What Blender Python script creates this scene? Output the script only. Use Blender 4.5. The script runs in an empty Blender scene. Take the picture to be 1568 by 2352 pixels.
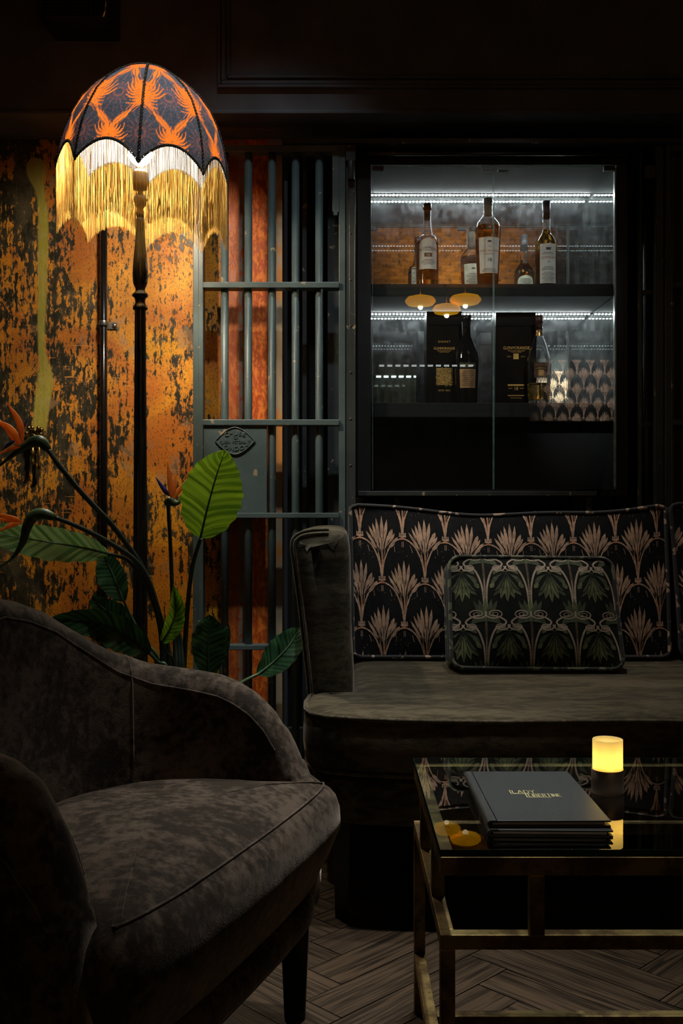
import bpy, bmesh, math, random
import numpy as np
from mathutils import Vector, Matrix, noise
random.seed(7)
PI = math.pi
SC = bpy.context.scene
COL = SC.collection
F = 2352.0
H = 0.9
def P(px, py, Y):
    return Vector(((px-784)*Y/F, Y, H-(py-1176)*Y/F))
# ------------------------------------------------------------------ camera
cd = bpy.data.cameras.new('camera'); cam = bpy.data.objects.new('camera', cd); COL.objects.link(cam)
cd.sensor_fit = 'VERTICAL'; cd.sensor_height = 36; cd.lens = 36; cd.clip_start = .05
cam.location = (0, 0, H); cam.rotation_euler = (PI/2, 0, 0)
SC.camera = cam
SC.view_settings.view_transform = 'Standard'; SC.view_settings.look = 'None'
SC.view_settings.gamma = 1; SC.view_settings.exposure = 0.0
SC.cycles.use_denoising = True
SC.cycles.max_bounces = 14; SC.cycles.transmission_bounces = 12; SC.cycles.transparent_max_bounces = 24
SC.cycles.glossy_bounces = 8; SC.cycles.diffuse_bounces = 4
SC.cycles.sample_clamp_indirect = 6
w = bpy.data.worlds.new('world'); SC.world = w; w.use_nodes = True
w.node_tree.nodes['Background'].inputs[0].default_value = (.02, .022, .025, 1)
w.node_tree.nodes['Background'].inputs[1].default_value = .3
# ------------------------------------------------------------------ light strengths (tune here)
BULB = 820; LED = 165; PEND = 10; CANDLE = 1.0
def lamp_spot(name, loc, target, power, col, angle, blend=.95, radius=.04, label=None, cat='light'):
    ld = bpy.data.lights.new(name, 'SPOT'); ld.energy = power; ld.color = col
    ld.spot_size = math.radians(angle); ld.spot_blend = blend; ld.shadow_soft_size = radius
    o = bpy.data.objects.new(name, ld); COL.objects.link(o); o.location = loc
    d = Vector(target)-Vector(loc); o.rotation_euler = d.to_track_quat('-Z', 'Y').to_euler()
    return o
CEIL = 3.7
SPOTS = [  # loc, target, power, colour, cone   (ceiling downlights, last three added unseen; each has its own can)
    ((.34, 2.60, CEIL-.09), (.34, 2.62, .45), 105, (1, .95, .84), 46),
    ((.36, 2.15, CEIL-.09), (.09, 1.74, .4), 260, (1, .94, .86), 27),
    ((.9, .5, CEIL-.09), (.52, 3.6, 1.55), 120, (.92, .96, 1), 15),  # added frontal spot, brightens the bottle labels
    ((-.12, 2.15, CEIL-.09), (-.32, 3.10, 1.05), 95, (.84, .95, 1), 50),  # added cool fill for the gate bars
    ((1.35, 1.75, CEIL-.09), (.0, 2.56, .68), 55, (.86, .94, 1), 13),  # added spot for the bluish side of the sofa arm
]
for i, (l, t, p, c, a) in enumerate(SPOTS):
    lamp_spot('downlight_beam', l, t, p, c, a)
lamp_spot('rear_wall_washer', (1.1, -1.5, 2.75), (1.1, -2.3, 3.5), 60, (1, .62, .18), 100)
lamp_spot('panel_fill_spot', (2.15, -1.1, 3.3), (2.19, -2.3, 1.98), 800, (.95, 1, .97), 32)  # unseen spot added to brighten the rear fan panel in its reflection

# ------------------------------------------------------------------ node helper
class E:
    def __init__(s, nt, v): s.nt = nt; s.v = v
    def _m(s, op, *a, clamp=False):
        n = s.nt.nodes.new('ShaderNodeMath'); n.operation = op; n.use_clamp = clamp
        for i, x in enumerate((s,)+a):
            x = x.v if isinstance(x, E) else x
            if isinstance(x, (int, float)): n.inputs[i].default_value = x
            else: s.nt.links.new(x, n.inputs[i])
        return E(s.nt, n.outputs[0])
    def __add__(s, o): return s._m('ADD', o)
    __radd__ = __add__
    def __sub__(s, o): return s._m('SUBTRACT', o)
    def __rsub__(s, o): return (s*-1)+o
    def __mul__(s, o): return s._m('MULTIPLY', o)
    __rmul__ = __mul__
    def __truediv__(s, o): return s._m('DIVIDE', o)
    def __pow__(s, o): return s._m('POWER', o)
    def abs(s): return s._m('ABSOLUTE')
    def frac(s): return s._m('FRACT')
    def floor(s): return s._m('FLOOR')
    def sin(s): return s._m('SINE')
    def min(s, o): return s._m('MINIMUM', o)
    def max(s, o): return s._m('MAXIMUM', o)
    def clamp(s): return s._m('ADD', 0.0, clamp=True)
    def step(s, a, b):
        n = s.nt.nodes.new('ShaderNodeMapRange'); n.interpolation_type = 'SMOOTHSTEP'
        s.nt.links.new(s.v, n.inputs[0])
        n.inputs[1].default_value = a; n.inputs[2].default_value = b
        return E(s.nt, n.outputs[0])

class Mat:
    def __init__(s, name):
        s.m = bpy.data.materials.new(name); s.m.use_nodes = True; s.nt = s.m.node_tree
        s.N = s.nt.nodes; s.L = s.nt.links
        s.bsdf = s.N['Principled BSDF']; s.out = s.N['Material Output']
        tc = s.N.new('ShaderNodeTexCoord'); s.tc = tc
        s.obj = tc.outputs['Object']; s.uv = tc.outputs['UV']
        g = s.N.new('ShaderNodeNewGeometry'); s.geo = g; s.pos = g.outputs['Position']
    def xyz(s, vec=None):
        n = s.N.new('ShaderNodeSeparateXYZ'); s.L.new(vec or s.pos, n.inputs[0])
        return [E(s.nt, o) for o in n.outputs]
    def vec(s, x, y, z):
        n = s.N.new('ShaderNodeCombineXYZ')
        for i, q in enumerate((x, y, z)):
            q = q.v if isinstance(q, E) else q
            if isinstance(q, (int, float)): n.inputs[i].default_value = q
            else: s.L.new(q, n.inputs[i])
        return n.outputs[0]
    def noise(s, vec=None, scale=5, detail=4, rough=.55, dist=0, stretch=None):
        v = vec or s.pos
        if stretch:
            mp = s.N.new('ShaderNodeMapping'); s.L.new(v, mp.inputs[0]); mp.inputs['Scale'].default_value = stretch; v = mp.outputs[0]
        n = s.N.new('ShaderNodeTexNoise'); s.L.new(v, n.inputs['Vector'])
        n.inputs['Scale'].default_value = scale; n.inputs['Detail'].default_value = detail
        n.inputs['Roughness'].default_value = rough; n.inputs['Distortion'].default_value = dist
        return E(s.nt, n.outputs[0])
    def mix(s, f, a, b):
        n = s.N.new('ShaderNodeMix'); n.data_type = 'RGBA'
        f = f.v if isinstance(f, E) else f
        if isinstance(f, (int, float)): n.inputs[0].default_value = f
        else: s.L.new(f, n.inputs[0])
        for i, c in ((6, a), (7, b)):
            if isinstance(c, tuple): n.inputs[i].default_value = (*c, 1)
            else: s.L.new(c, n.inputs[i])
        return n.outputs[2]
    def base(s, c):
        if isinstance(c, tuple): s.bsdf.inputs['Base Color'].default_value = (*c, 1)
        else: s.L.new(c, s.bsdf.inputs['Base Color'])
    def set(s, **k):
        for a, v in k.items():
            i = s.bsdf.inputs[a.replace('_', ' ')]
            if isinstance(v, E): s.L.new(v.v, i)
            elif isinstance(v, (int, float)): i.default_value = v
            elif isinstance(v, tuple): i.default_value = (*v, 1)
            else: s.L.new(v, i)
        return s
    def bump(s, h, strength=.3, dist=.01):
        b = s.N.new('ShaderNodeBump'); b.inputs['Strength'].default_value = strength; b.inputs['Distance'].default_value = dist
        s.L.new(h.v, b.inputs['Height']); s.L.new(b.outputs[0], s.bsdf.inputs['Normal'])
def simple(name, col, rough=.5, metal=0, noise_amt=.25, nscale=30, bump=.0, **k):
    m = Mat(name); n = m.noise(scale=nscale, detail=3)
    d = tuple(c*(1-noise_amt) for c in col); l = tuple(min(1, c*(1+noise_amt)) for c in col)
    m.base(m.mix(n.step(.3, .7), d, l)); m.set(Roughness=rough, Metallic=metal, **k)
    if bump: m.bump(n, bump, .002)
    return m.m
def emis(name, col, s):
    m = Mat(name); m.base(col); m.set(Emission_Color=col, Emission_Strength=s); return m.m
def thin_glass(name, tint=(.97, 1, .985), refl=1.0, dust=.0):
    m = Mat(name); N = m.N; L = m.L
    t = N.new('ShaderNodeBsdfTransparent'); t.inputs[0].default_value = (*tint, 1)
    g = N.new('ShaderNodeBsdfGlossy'); g.inputs['Roughness'].default_value = 0; g.inputs[0].default_value = (refl, refl, refl, 1)
    f = N.new('ShaderNodeFresnel'); f.inputs[0].default_value = 1.5
    ff = (E(m.nt, f.outputs[0])*1.7*(1-E(m.nt, m.geo.outputs['Backfacing']))).clamp()
    mx = N.new('ShaderNodeMixShader'); L.new(ff.v, mx.inputs[0]); L.new(t.outputs[0], mx.inputs[1]); L.new(g.outputs[0], mx.inputs[2])
    o = mx.outputs[0]
    if dust:
        d = N.new('ShaderNodeBsdfDiffuse'); n = m.noise(scale=14, detail=6)*m.noise(scale=90, detail=2)
        mx2 = N.new('ShaderNodeMixShader'); L.new((n*dust*4).clamp().v, mx2.inputs[0]); L.new(o, mx2.inputs[1]); L.new(d.outputs[0], mx2.inputs[2]); o = mx2.outputs[0]
    L.new(o, m.out.inputs[0]); return m.m
def real_glass(name, col=(1, 1, 1), ior=1.45, rough=0):
    m = Mat(name); m.base(col); m.set(Transmission_Weight=1.0, Roughness=rough, IOR=ior); return m.m

# ------------------------------------------------------------------ mesh builder
class MB:
    def __init__(s): s.v = []; s.f = []; s.mi = []; s.sm = []; s.uv = {}
    def add(s, vs, fs, mi=0, sm=False, uvs=None):
        o = len(s.v); s.v += [tuple(x) for x in vs]
        for k, f in enumerate(fs):
            s.f.append([o+i for i in f]); s.mi.append(mi); s.sm.append(sm)
        if uvs is not None:
            for i, u in enumerate(uvs): s.uv[o+i] = u
        return s
    def box(s, a, b, mi=0):
        x0, y0, z0 = [min(a[i], b[i]) for i in range(3)]; x1, y1, z1 = [max(a[i], b[i]) for i in range(3)]
        vs = [(x, y, z) for z in (z0, z1) for y in (y0, y1) for x in (x0, x1)]
        return s.add(vs, [(0, 2, 3, 1), (4, 5, 7, 6), (0, 1, 5, 4), (2, 6, 7, 3), (0, 4, 6, 2), (1, 3, 7, 5)], mi)
    def grid(s, pts, mi=0, sm=True, closeu=False, closev=False, uvs=None):
        n = len(pts); k = len(pts[0]); vs = [p for r in pts for p in r]; fs = []
        for i in range(n if closeu else n-1):
            for j in range(k if closev else k-1):
                a = i*k+j; b = i*k+(j+1) % k; c = ((i+1) % n)*k+(j+1) % k; d = ((i+1) % n)*k+j
                fs.append((a, b, c, d))
        return s.add(vs, fs, mi, sm, uvs)
    def lathe(s, prof, c, seg=32, mi=0, M=None, sm=True):
        rows = []
        for r, z in prof:
            rows.append([Vector((r*math.cos(2*PI*j/seg), r*math.sin(2*PI*j/seg), z)) for j in range(seg)])
        c = Vector(c); rows = [[(M @ p if M else p)+c for p in r] for r in rows]
        return s.grid(rows, mi, sm, closev=True)
    def tube(s, path, rad, seg=8, mi=0, cap=True, closed=False, sq=False):
        path = [Vector(p) for p in path]; n = len(path)
        if not hasattr(rad, '__len__'): rad = [rad]*n
        rows = []; up = None
        for i in range(n):
            if closed: t = path[(i+1) % n]-path[i-1]
            else: t = path[min(i+1, n-1)]-path[max(i-1, 0)]
            t = t.normalized() if t.length > 1e-9 else Vector((0, 0, 1))
            if up is None:
                up = Vector((0, 0, 1)) if abs(t.z) < .9 else Vector((0, 1, 0))
            a = t.cross(up)
            if a.length < 1e-6: a = t.cross(Vector((1, 0, 0)))
            a.normalize(); b = a.cross(t).normalized(); up = b
            rows.append([path[i]+(a*math.cos(2*PI*j/seg)+b*math.sin(2*PI*j/seg))*rad[i] for j in range(seg)])
        o = len(s.v)
        s.grid(rows, mi, True, closeu=closed, closev=True)
        if cap and not closed:
            s.f.append([o+j for j in range(seg)][::-1]); s.mi.append(mi); s.sm.append(False)
            s.f.append([o+(n-1)*seg+j for j in range(seg)]); s.mi.append(mi); s.sm.append(False)
        return s
    def loft(s, rings, mi=0, cap=True, sm=True):
        o = len(s.v); k = len(rings[0]); s.grid(rings, mi, sm, closev=True)
        if cap:
            s.f.append([o+j for j in range(k)][::-1]); s.mi.append(mi); s.sm.append(sm)
            s.f.append([o+(len(rings)-1)*k+j for j in range(k)]); s.mi.append(mi); s.sm.append(sm)
        return s
    def sphere(s, c, r, seg=12, mi=0, sc=(1, 1, 1)):
        rows = []
        for i in range(seg//2+1):
            t = PI*i/(seg//2); rr = max(math.sin(t), 1e-3)
            rows.append([(c[0]+sc[0]*r*rr*math.cos(2*PI*j/seg), c[1]+sc[1]*r*rr*math.sin(2*PI*j/seg), c[2]+sc[2]*r*math.cos(t)) for j in range(seg)])
        return s.grid(rows, mi, True, closev=True)
    def build(s, name, mats, parent=None, bevel=0, fix=True, sub=0):
        off = Vector(parent_world(parent)) if parent else Vector((0, 0, 0))
        me = bpy.data.meshes.new(name)
        me.from_pydata([(x-off.x, y-off.y, z-off.z) for x, y, z in s.v], [], s.f)
        me.polygons.foreach_set('material_index', s.mi); me.polygons.foreach_set('use_smooth', s.sm)
        if s.uv:
            ul = me.uv_layers.new(name='UVMap')
            for lp in me.loops: ul.data[lp.index].uv = s.uv.get(lp.vertex_index, (0, 0))
        for m in (mats if isinstance(mats, (list, tuple)) else [mats]): me.materials.append(m)
        if fix:
            bm = bmesh.new(); bm.from_mesh(me); bmesh.ops.recalc_face_normals(bm, faces=bm.faces)
            big = [f for f in bm.faces if len(f.verts) > 4]
            if big: bmesh.ops.triangulate(bm, faces=big)
            bm.to_mesh(me); bm.free()
        me.update()
        o = bpy.data.objects.new(name, me); COL.objects.link(o)
        if parent: o.parent = parent
        if bevel:
            b = o.modifiers.new('bevel', 'BEVEL'); b.width = bevel; b.segments = 2; b.limit_method = 'ANGLE'
        if sub:
            b = o.modifiers.new('sub', 'SUBSURF'); b.levels = sub; b.render_levels = sub
        return o
def parent_world(o):
    v = Vector((0, 0, 0))
    while o: v = v+o.location; o = o.parent
    return v
def tag(o, label=None, cat=None, group=None, kind=None):
    if label: o['label'] = label
    if cat: o['category'] = cat
    if group: o['group'] = group
    if kind: o['kind'] = kind
    return o
def thing(name, loc, label, cat, group=None):
    o = bpy.data.objects.new(name, None); COL.objects.link(o); o.location = loc; o.empty_display_size = .05
    return tag(o, label, cat, group)
def struct(o): o['kind'] = 'structure'; return o
def text2d(txt, size=1, sx=1, align='CENTER', spacing=1):
    c = bpy.data.curves.new('t', 'FONT'); c.body = txt; c.size = size; c.align_x = align; c.align_y = 'CENTER'; c.space_character = spacing; c.resolution_u = 3
    o = bpy.data.objects.new('t', c); me = bpy.data.meshes.new_from_object(o)
    vs = [(v.co.x*sx, v.co.y) for v in me.vertices]; fs = [tuple(p.vertices) for p in me.polygons]
    bpy.data.objects.remove(o); bpy.data.curves.remove(c); bpy.data.meshes.remove(me)
    return vs, fs
def put_text(mb, txt, size, fn, mi, sx=1, spacing=1, arc=0, cx=0, cy=0):
    vs, fs = text2d(txt, size, sx, spacing=spacing)
    if arc: vs = [((arc+y)*math.sin(x/arc), (arc+y)*math.cos(x/arc)-arc) for x, y in vs]
    mb.add([fn(x+cx, y+cy) for x, y in vs], fs, mi)
def relief_text(mb, txt, size, fn, depth, mi, sx=1, spacing=1, arc=0, up=True, cy=0):
    c = bpy.data.curves.new('t', 'FONT'); c.body = txt; c.size = size; c.align_x = 'CENTER'; c.align_y = 'CENTER'; c.space_character = spacing; c.resolution_u = 3; c.extrude = depth; c.offset = size*.012
    o = bpy.data.objects.new('t', c); me = bpy.data.meshes.new_from_object(o)
    vs = []
    for v in me.vertices:
        x, y = v.co.x*sx, v.co.y
        if arc: x, y = ((arc+y)*math.sin(x/arc), (arc+y)*math.cos(x/arc)-arc) if up else ((arc-y)*math.sin(x/arc), arc-(arc-y)*math.cos(x/arc))
        vs.append(fn(x, y+cy, v.co.z))
    mb.add(vs, [tuple(p.vertices) for p in me.polygons], mi)
    bpy.data.objects.remove(o); bpy.data.curves.remove(c); bpy.data.meshes.remove(me)
def lerp(a, b, t): return a+(b-a)*t
def interp(x, xs, ys): return float(np.interp(x, xs, ys))
def spline(pts, n=24):
    """Catmull-Rom through points."""
    pts = [Vector(p) for p in pts]; q = [pts[0]*2-pts[1]]+pts+[pts[-1]*2-pts[-2]]; out = []
    m = len(pts)-1
    for i in range(n+1):
        t = i/n*m; k = min(int(t), m-1); u = t-k
        a, b, c, d = q[k], q[k+1], q[k+2], q[k+3]
        out.append(.5*((2*b)+(c-a)*u+(2*a-5*b+4*c-d)*u*u+(3*b-a-3*c+d)*u**3))
    return out
# ------------------------------------------------------------------ materials
def rust_mat():
    m = Mat('rust_paint_wall'); X, Y, Z = m.xyz()
    n1 = m.noise(scale=5, detail=8, rough=.68, stretch=(1.2, 1, .62), dist=.4)
    n2 = m.noise(scale=50, detail=6, rough=.7, stretch=(1.3, 1, .55), dist=.3)
    n3 = m.noise(scale=3.1, detail=7, rough=.6, dist=.8)
    n4 = m.noise(scale=120, detail=2)
    streak = m.noise(scale=26, detail=4, rough=.6, stretch=(3, 1, .12))
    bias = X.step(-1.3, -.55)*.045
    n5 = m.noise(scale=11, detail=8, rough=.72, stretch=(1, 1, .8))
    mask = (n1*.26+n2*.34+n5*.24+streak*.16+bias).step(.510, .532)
    dark = m.mix(n2.step(.35, .65), (.013, .012, .007), (.065, .058, .035))
    dark = m.mix(n3.step(.52, .66), dark, (.11, .09, .055))
    oran = m.mix(n3.step(.35, .62), (.62, .17, .008), (.95, .40, .014))
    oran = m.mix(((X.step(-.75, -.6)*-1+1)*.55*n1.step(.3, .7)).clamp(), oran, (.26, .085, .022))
    oran = m.mix(n4.step(.62, .72)*.6, oran, (.13, .05, .015))
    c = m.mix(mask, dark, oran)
    sp = m.noise(scale=150, detail=4, rough=.7, stretch=(1, 1, .7)); c = m.mix(sp.step(.56, .60)*.75, c, (.045, .035, .018))
    sc1 = m.noise(scale=2.2, detail=2, stretch=(1, 1, .9)); sx_ = m.noise(scale=9, detail=2, stretch=(1.2, 1, 14)); c = m.mix((sx_.step(.66, .69)*sc1.step(.5, .56)).clamp()*.7, c, (.70, .30, .06))
    pt = m.noise(scale=9, detail=5, rough=.6); c = m.mix(pt.step(.60, .66)*.55, c, (.42, .24, .12))
    # behind the gate: redder paint, then grey filler and a pale edge
    red = m.mix(n2.step(.44, .6), (.50, .075, .010), (.85, .22, .018))
    red = m.mix(n1.step(.58, .66), red, (.32, .22, .16))
    g = X.step(-.455, -.445)
    c = m.mix(X.step(-.43, -.42), c, red)
    band = (X.step(-.43, -.425)*(1-X.step(-.366, -.360)))*.6
    c = m.mix(band, c, (.22, .055, .012))
    c = m.mix(((X+.352).abs().step(.006, .013)*-1+1)*n2.step(.38, .5), c, (.34, .24, .17))
    pale = m.mix(n1.step(.45, .6), (.42, .33, .22), (.55, .22, .05))
    c = m.mix(X.step(-.262, -.257), c, pale)
    # yellow paint run
    fc = m.N.new('ShaderNodeFloatCurve'); fw = m.N.new('ShaderNodeFloatCurve')
    zlo, zhi = P(0, 990, 3.6).z, P(0, 362, 3.6).z
    t = (Z-zlo)/(zhi-zlo)
    for nd, pts in ((fc, [(0, 90), (.1, 97), (.2, 104), (.3, 96), (.5, 97), (.7, 99), (.8, 99), (.87, 93), (.93, 84), (1, 82)]),
                    (fw, [(0, 17), (.1, 18), (.18, 19), (.27, 10), (.45, 10), (.6, 12), (.8, 12), (.86, 11), (.9, 14), (.955, 23), (.99, 16), (1, 0)])):
        cv = nd.mapping.curves[0]
        while len(cv.points) > 2: cv.points.remove(cv.points[-1])
        cv.points[0].location = (0, pts[0][1]/120); cv.points[1].location = (1, pts[-1][1]/120)
        for q, v in pts[1:-1]: cv.points.new(q, v/120)
        nd.mapping.update(); m.L.new(t.clamp().v, nd.inputs['Value'])
    cx = (E(m.nt, fc.outputs[0])*120-784)*(3.6/F); wd = E(m.nt, fw.outputs[0])*(120*3.6/F)
    d = wd-(X-cx).abs()+(m.noise(scale=30)-.5)*.004
    soft = d.step(-.004, .006)*t.step(-.002, .002)*(1-t.step(.999, 1.001))
    yel = m.mix(n2.step(.4, .75), (.42, .36, .045), (.36, .36, .12))
    c = m.mix(soft*(.82+n4*.1), c, yel)
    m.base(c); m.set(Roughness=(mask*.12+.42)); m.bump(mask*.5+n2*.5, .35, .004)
    return m.m
def grey_paint(name='gate_paint', col=(.078, .112, .112), chips=.645, rough=.42):
    m = Mat(name); X, Y, Z = m.xyz()
    n = m.noise(scale=26, detail=5, rough=.62); f = m.noise(scale=7, detail=3)
    c = m.mix(f.step(.3, .7), tuple(a*.8 for a in col), tuple(a*1.15 for a in col))
    k = n.step(chips, chips+.02)
    c = m.mix(k, c, (.36, .28, .17))
    m.base(c); m.set(Roughness=rough); m.bump(m.noise(scale=160, detail=2), .25, .001)
    return m.m
def velvet(name, dark, light, dirx=(1, 1, 1), tuft=.5, sheen=.35, bump=.35, sc=9):
    m = Mat(name)
    a = m.noise(scale=sc, detail=7, rough=.7, dist=.5, stretch=dirx); b = m.noise(scale=70, detail=4, rough=.6, stretch=dirx)
    f = m.noise(scale=420, detail=2)
    k = (a*.62+b*.38).step(.43, .60)
    m.base(m.mix(k*.85+f*.15, dark, light)); m.set(Roughness=.85, Sheen_Weight=sheen, Sheen_Roughness=.35, Sheen_Tint=(.9, .8, .7))
    m.set(Specular_IOR_Level=.15)
    m.bump(a*.5+b*.35+f*.25, bump, .006)
    return m.m
def wood(name, a, b, stretch=(2, 30, 2), rough=.5):
    m = Mat(name); n = m.noise(scale=3, detail=6, rough=.65, stretch=stretch, dist=.6)
    m.base(m.mix(n.step(.35, .65), a, b)); m.set(Roughness=rough); m.bump(n, .2, .002); return m.m
M_rust = rust_mat()
M_gate = grey_paint()
M_gate_dark = grey_paint('gate_frame_paint', (.040, .046, .045), .655, .38)
M_black = simple('black_paint', (.012, .012, .013), .5, nscale=8)
M_bulk = simple('black_panelling', (.10, .108, .125), .5, nscale=6, bump=.1)
M_blackgloss = simple('black_gloss', (.008, .008, .009), .18)
M_brass = simple('aged_brass', (.42, .30, .12), .3, 1, .45, 60)
M_bronze = None
def bronze_mat():
    m = Mat('aged_bronze_frame'); a = m.noise(scale=16, detail=6, rough=.65); b = m.noise(scale=120, detail=3)
    c = m.mix(a.step(.38, .62), (.10, .058, .028), (.34, .24, .10)); c = m.mix(b.step(.62, .72)*.7, c, (.03, .02, .01))
    m.base(c); m.set(Metallic=.75, Roughness=.52); m.bump(b, .25, .001); return m.m
M_bronze = bronze_mat()
M_led = emis('led_diode', (.92, .97, 1), LED)
M_ledbase = simple('led_tape', (.05, .05, .05), .5)
M_velvet_chair = velvet('taupe_velvet', (.018, .014, .011), (.125, .098, .076), (1, 1, 1))
M_velvet_chair_side = M_velvet_chair
M_velvet_sofa = velvet('olive_brown_velvet', (.034, .028, .017), (.115, .098, .062), (.4, 1, 1), sc=6)
M_leather = None
M_whitecap = simple('cream_cap', (.60, .56, .42), .4)

# ------------------------------------------------------------------ room shell
WB = 3.6      # front plane of the rusted wall
XL, XR, YR = -1.75, 2.75, -2.35
def slab(name, a, b, mat): return struct(MB().box(a, b).build(name, mat))
slab('wall_left', (XL-.1, YR, 0), (XL, 4.2, CEIL), M_black)
slab('wall_right', (XR, YR, 0), (XR+.1, 4.2, CEIL), M_black)
slab('ceiling', (XL-.1, YR-.1, CEIL), (XR+.1, 4.3, CEIL+.1), M_black)
def brick_mat():
    m = Mat('amber_brick'); b = m.N.new('ShaderNodeTexBrick'); X, Y, Z = m.xyz()
    m.L.new(m.vec(X*5.5+m.noise(scale=8)*.2, Z*7+m.noise(scale=6)*.3, 0), b.inputs[0]); b.inputs['Scale'].default_value = 1.0
    b.inputs['Color1'].default_value = (.55, .25, .05, 1); b.inputs['Color2'].default_value = (.26, .11, .02, 1); b.inputs['Mortar'].default_value = (.20, .10, .03, 1)
    b.inputs['Mortar Size'].default_value = .012; n = m.noise(scale=20, detail=4)
    m.base(m.mix(n.step(.5, .7), b.outputs[0], (.06, .035, .02))); m.set(Roughness=.8); return m.m
slab('wall_back', (XL-.1, YR-.1, 0), (XR+.1, YR, 2.95), M_black)
slab('wall_back.001', (XL-.1, YR-.1, 2.95), (XR+.1, YR, CEIL), brick_mat())
# rusted front wall up to the recess beside the cabinet
xr = P(648, 0, WB).x
slab('wall_front', (XL, WB, 0), (xr, WB+.12, 2.212), M_rust)
slab('wall_front.001', (xr, WB+.35, 0), (XR, WB+.45, 2.212), M_black)
# bulkhead above, with a panel moulding
YB = 3.37; zb = P(0, 262, YB).z
slab('wall_bulkhead', (XL, YB, zb), (XR, WB+.45, CEIL), M_bulk)
tb = MB()
def frame_trim(mb, x0, z0, x1, z1, y, steps):
    for off, wd, dp in steps:
        a, b = x0+off, z0+off
        mb.box((a, y-dp, b), (x1-off, y, b+wd)); mb.box((a, y-dp, z1-off-wd), (x1-off, y, z1-off))
        mb.box((a, y-dp, b+wd), (a+wd, y, z1-off-wd)); mb.box((x1-off-wd, y-dp, b+wd), (x1-off, y, z1-off-wd))
frame_trim(tb, P(500, 0, YB).x, P(0, 205, YB).z, 2.5, 3.5, YB, ((0, .010, .016), (.012, .014, .010), (.032, .008, .014)))
struct(tb.build('trim_1', M_bulk, bevel=.003))
tb = MB(); tb.box((XL, YB-.006, zb), (XR, YB, zb+.012)); struct(tb.build('trim_2', M_bulk, bevel=.002))

# floor of herringbone oak
def floor_mat():
    m = Mat('dark_oak_floor'); at = m.N.new('ShaderNodeAttribute'); at.attribute_name = 'tone'; t = E(m.nt, at.outputs['Fac'])
    U, V, _ = m.xyz(m.uv)
    n = m.N.new('ShaderNodeTexNoise'); m.L.new(m.vec(U*3, V*60, t*40), n.inputs[0]); n.inputs['Scale'].default_value = 1.4; n.inputs['Detail'].default_value = 6; n.inputs['Distortion'].default_value = 1.2
    g = E(m.nt, n.outputs[0]); c = m.mix(g.step(.35, .62), (.012, .008, .0045), (.085, .056, .032))
    c2 = m.mix(t, c, (.05, .033, .02)); m.base(m.mix(.45, c, c2)); m.set(Roughness=(g*.2+.34)); m.bump(g, .3, .003); return m.m
M_floor = floor_mat()
struct_floor = MB(); struct_floor.box((XL-.1, YR-.1, -.1), (XR+.1, 4.2, -.004), 1)
W_, L_ = .092, .46; tones = []
R45 = Matrix.Rotation(PI/4, 2)
nb = len(struct_floor.f)
for i in range(-60, 61):
    for j in range(-12, 13):
        # herringbone: two families
        for fam in (0, 1):
            if fam == 0: ax, ay = i*W_+j*L_*1.0, i*W_-j*L_; a = (ax, ay); b = (ax+L_, ay+W_)
            else: ax, ay = i*W_+j*L_*1.0, i*W_-j*L_+W_; a = (ax, ay); b = (ax+W_, ay+L_)
            g = .0012
            q = [(a[0]+g, a[1]+g), (b[0]-g, a[1]+g), (b[0]-g, b[1]-g), (a[0]+g, b[1]-g)]
            w_ = [R45 @ Vector(p) for p in q]; cx = sum(p.x for p in w_)/4; cy = sum(p.y for p in w_)/4
            if not (XL < cx < XR and YR < cy < 3.9): continue
            lu = [(0, 0), (L_, 0), (L_, W_), (0, W_)] if fam == 0 else [(0, 0), (0, W_), (L_, W_), (L_, 0)]
            struct_floor.add([(p.x, p.y, random.uniform(-.0006, 0)) for p in w_], [(0, 1, 2, 3)], 0, False, lu); tones.append(random.random())
fo = struct_floor.build('floor', [M_floor, M_black], fix=False); struct(fo)
ta = fo.data.attributes.new('tone', 'FLOAT', 'FACE')
for k, t in enumerate(tones): ta.data[nb+k].value = t
# skirting behind the sofa
struct(MB().box((xr, 3.52, 0), (1.6, 3.545, .16)).build('baseboard_front', M_black, bevel=.004))

# ------------------------------------------------------------------ ceiling downlights, the last three added for their light
for i, (l, t, p, c, a) in enumerate(SPOTS):
    o = thing('downlight', (l[0], l[1], CEIL), ['black ceiling downlight over the sofa', 'black ceiling downlight over the armchair', 'unseen black ceiling spot added to light the bottle labels', 'unseen black ceiling spot added as cool fill on the gate', 'unseen black ceiling spot added to light the sofa arm'][i], 'downlight', 'ceiling downlights')
    MB().lathe([(.001, CEIL), (.05, CEIL), (.05, CEIL-.07), (.043, CEIL-.07), (.043, CEIL-.02), (.001, CEIL-.02)], (l[0], l[1], 0)).build('can', M_black, o)
# ------------------------------------------------------------------ perforated speaker top left
o = thing('wall_speaker', P(170, 20, 3.2), 'black perforated metal speaker box high up in the top left corner', 'speaker')
a = P(95, 38, 3.2); b = P(250, -60, 3.2)
pm = Mat('perforated_metal'); X, Y, Z = pm.xyz()
hx = (X/.0125).frac()-.5; hz = (Z/.0125).frac()-.5
hole = (hx*hx+hz*hz).step(.03, .07)
pm.base(pm.mix(hole, (.10, .10, .10), (.014, .014, .014))); pm.set(Roughness=.35, Metallic=.4)
MB().box((a.x, 3.2, a.z), (b.x, YB, b.z)).build('box', pm.m, o, bevel=.003)
MB().tube(spline([P(246, -50, 3.19), P(243, 0, 3.185), P(241, 22, 3.19), P(236, 38, 3.2)], 12), .006).build('bracket', simple('steel_bracket', (.4, .4, .4), .3, 1), o)

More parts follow.
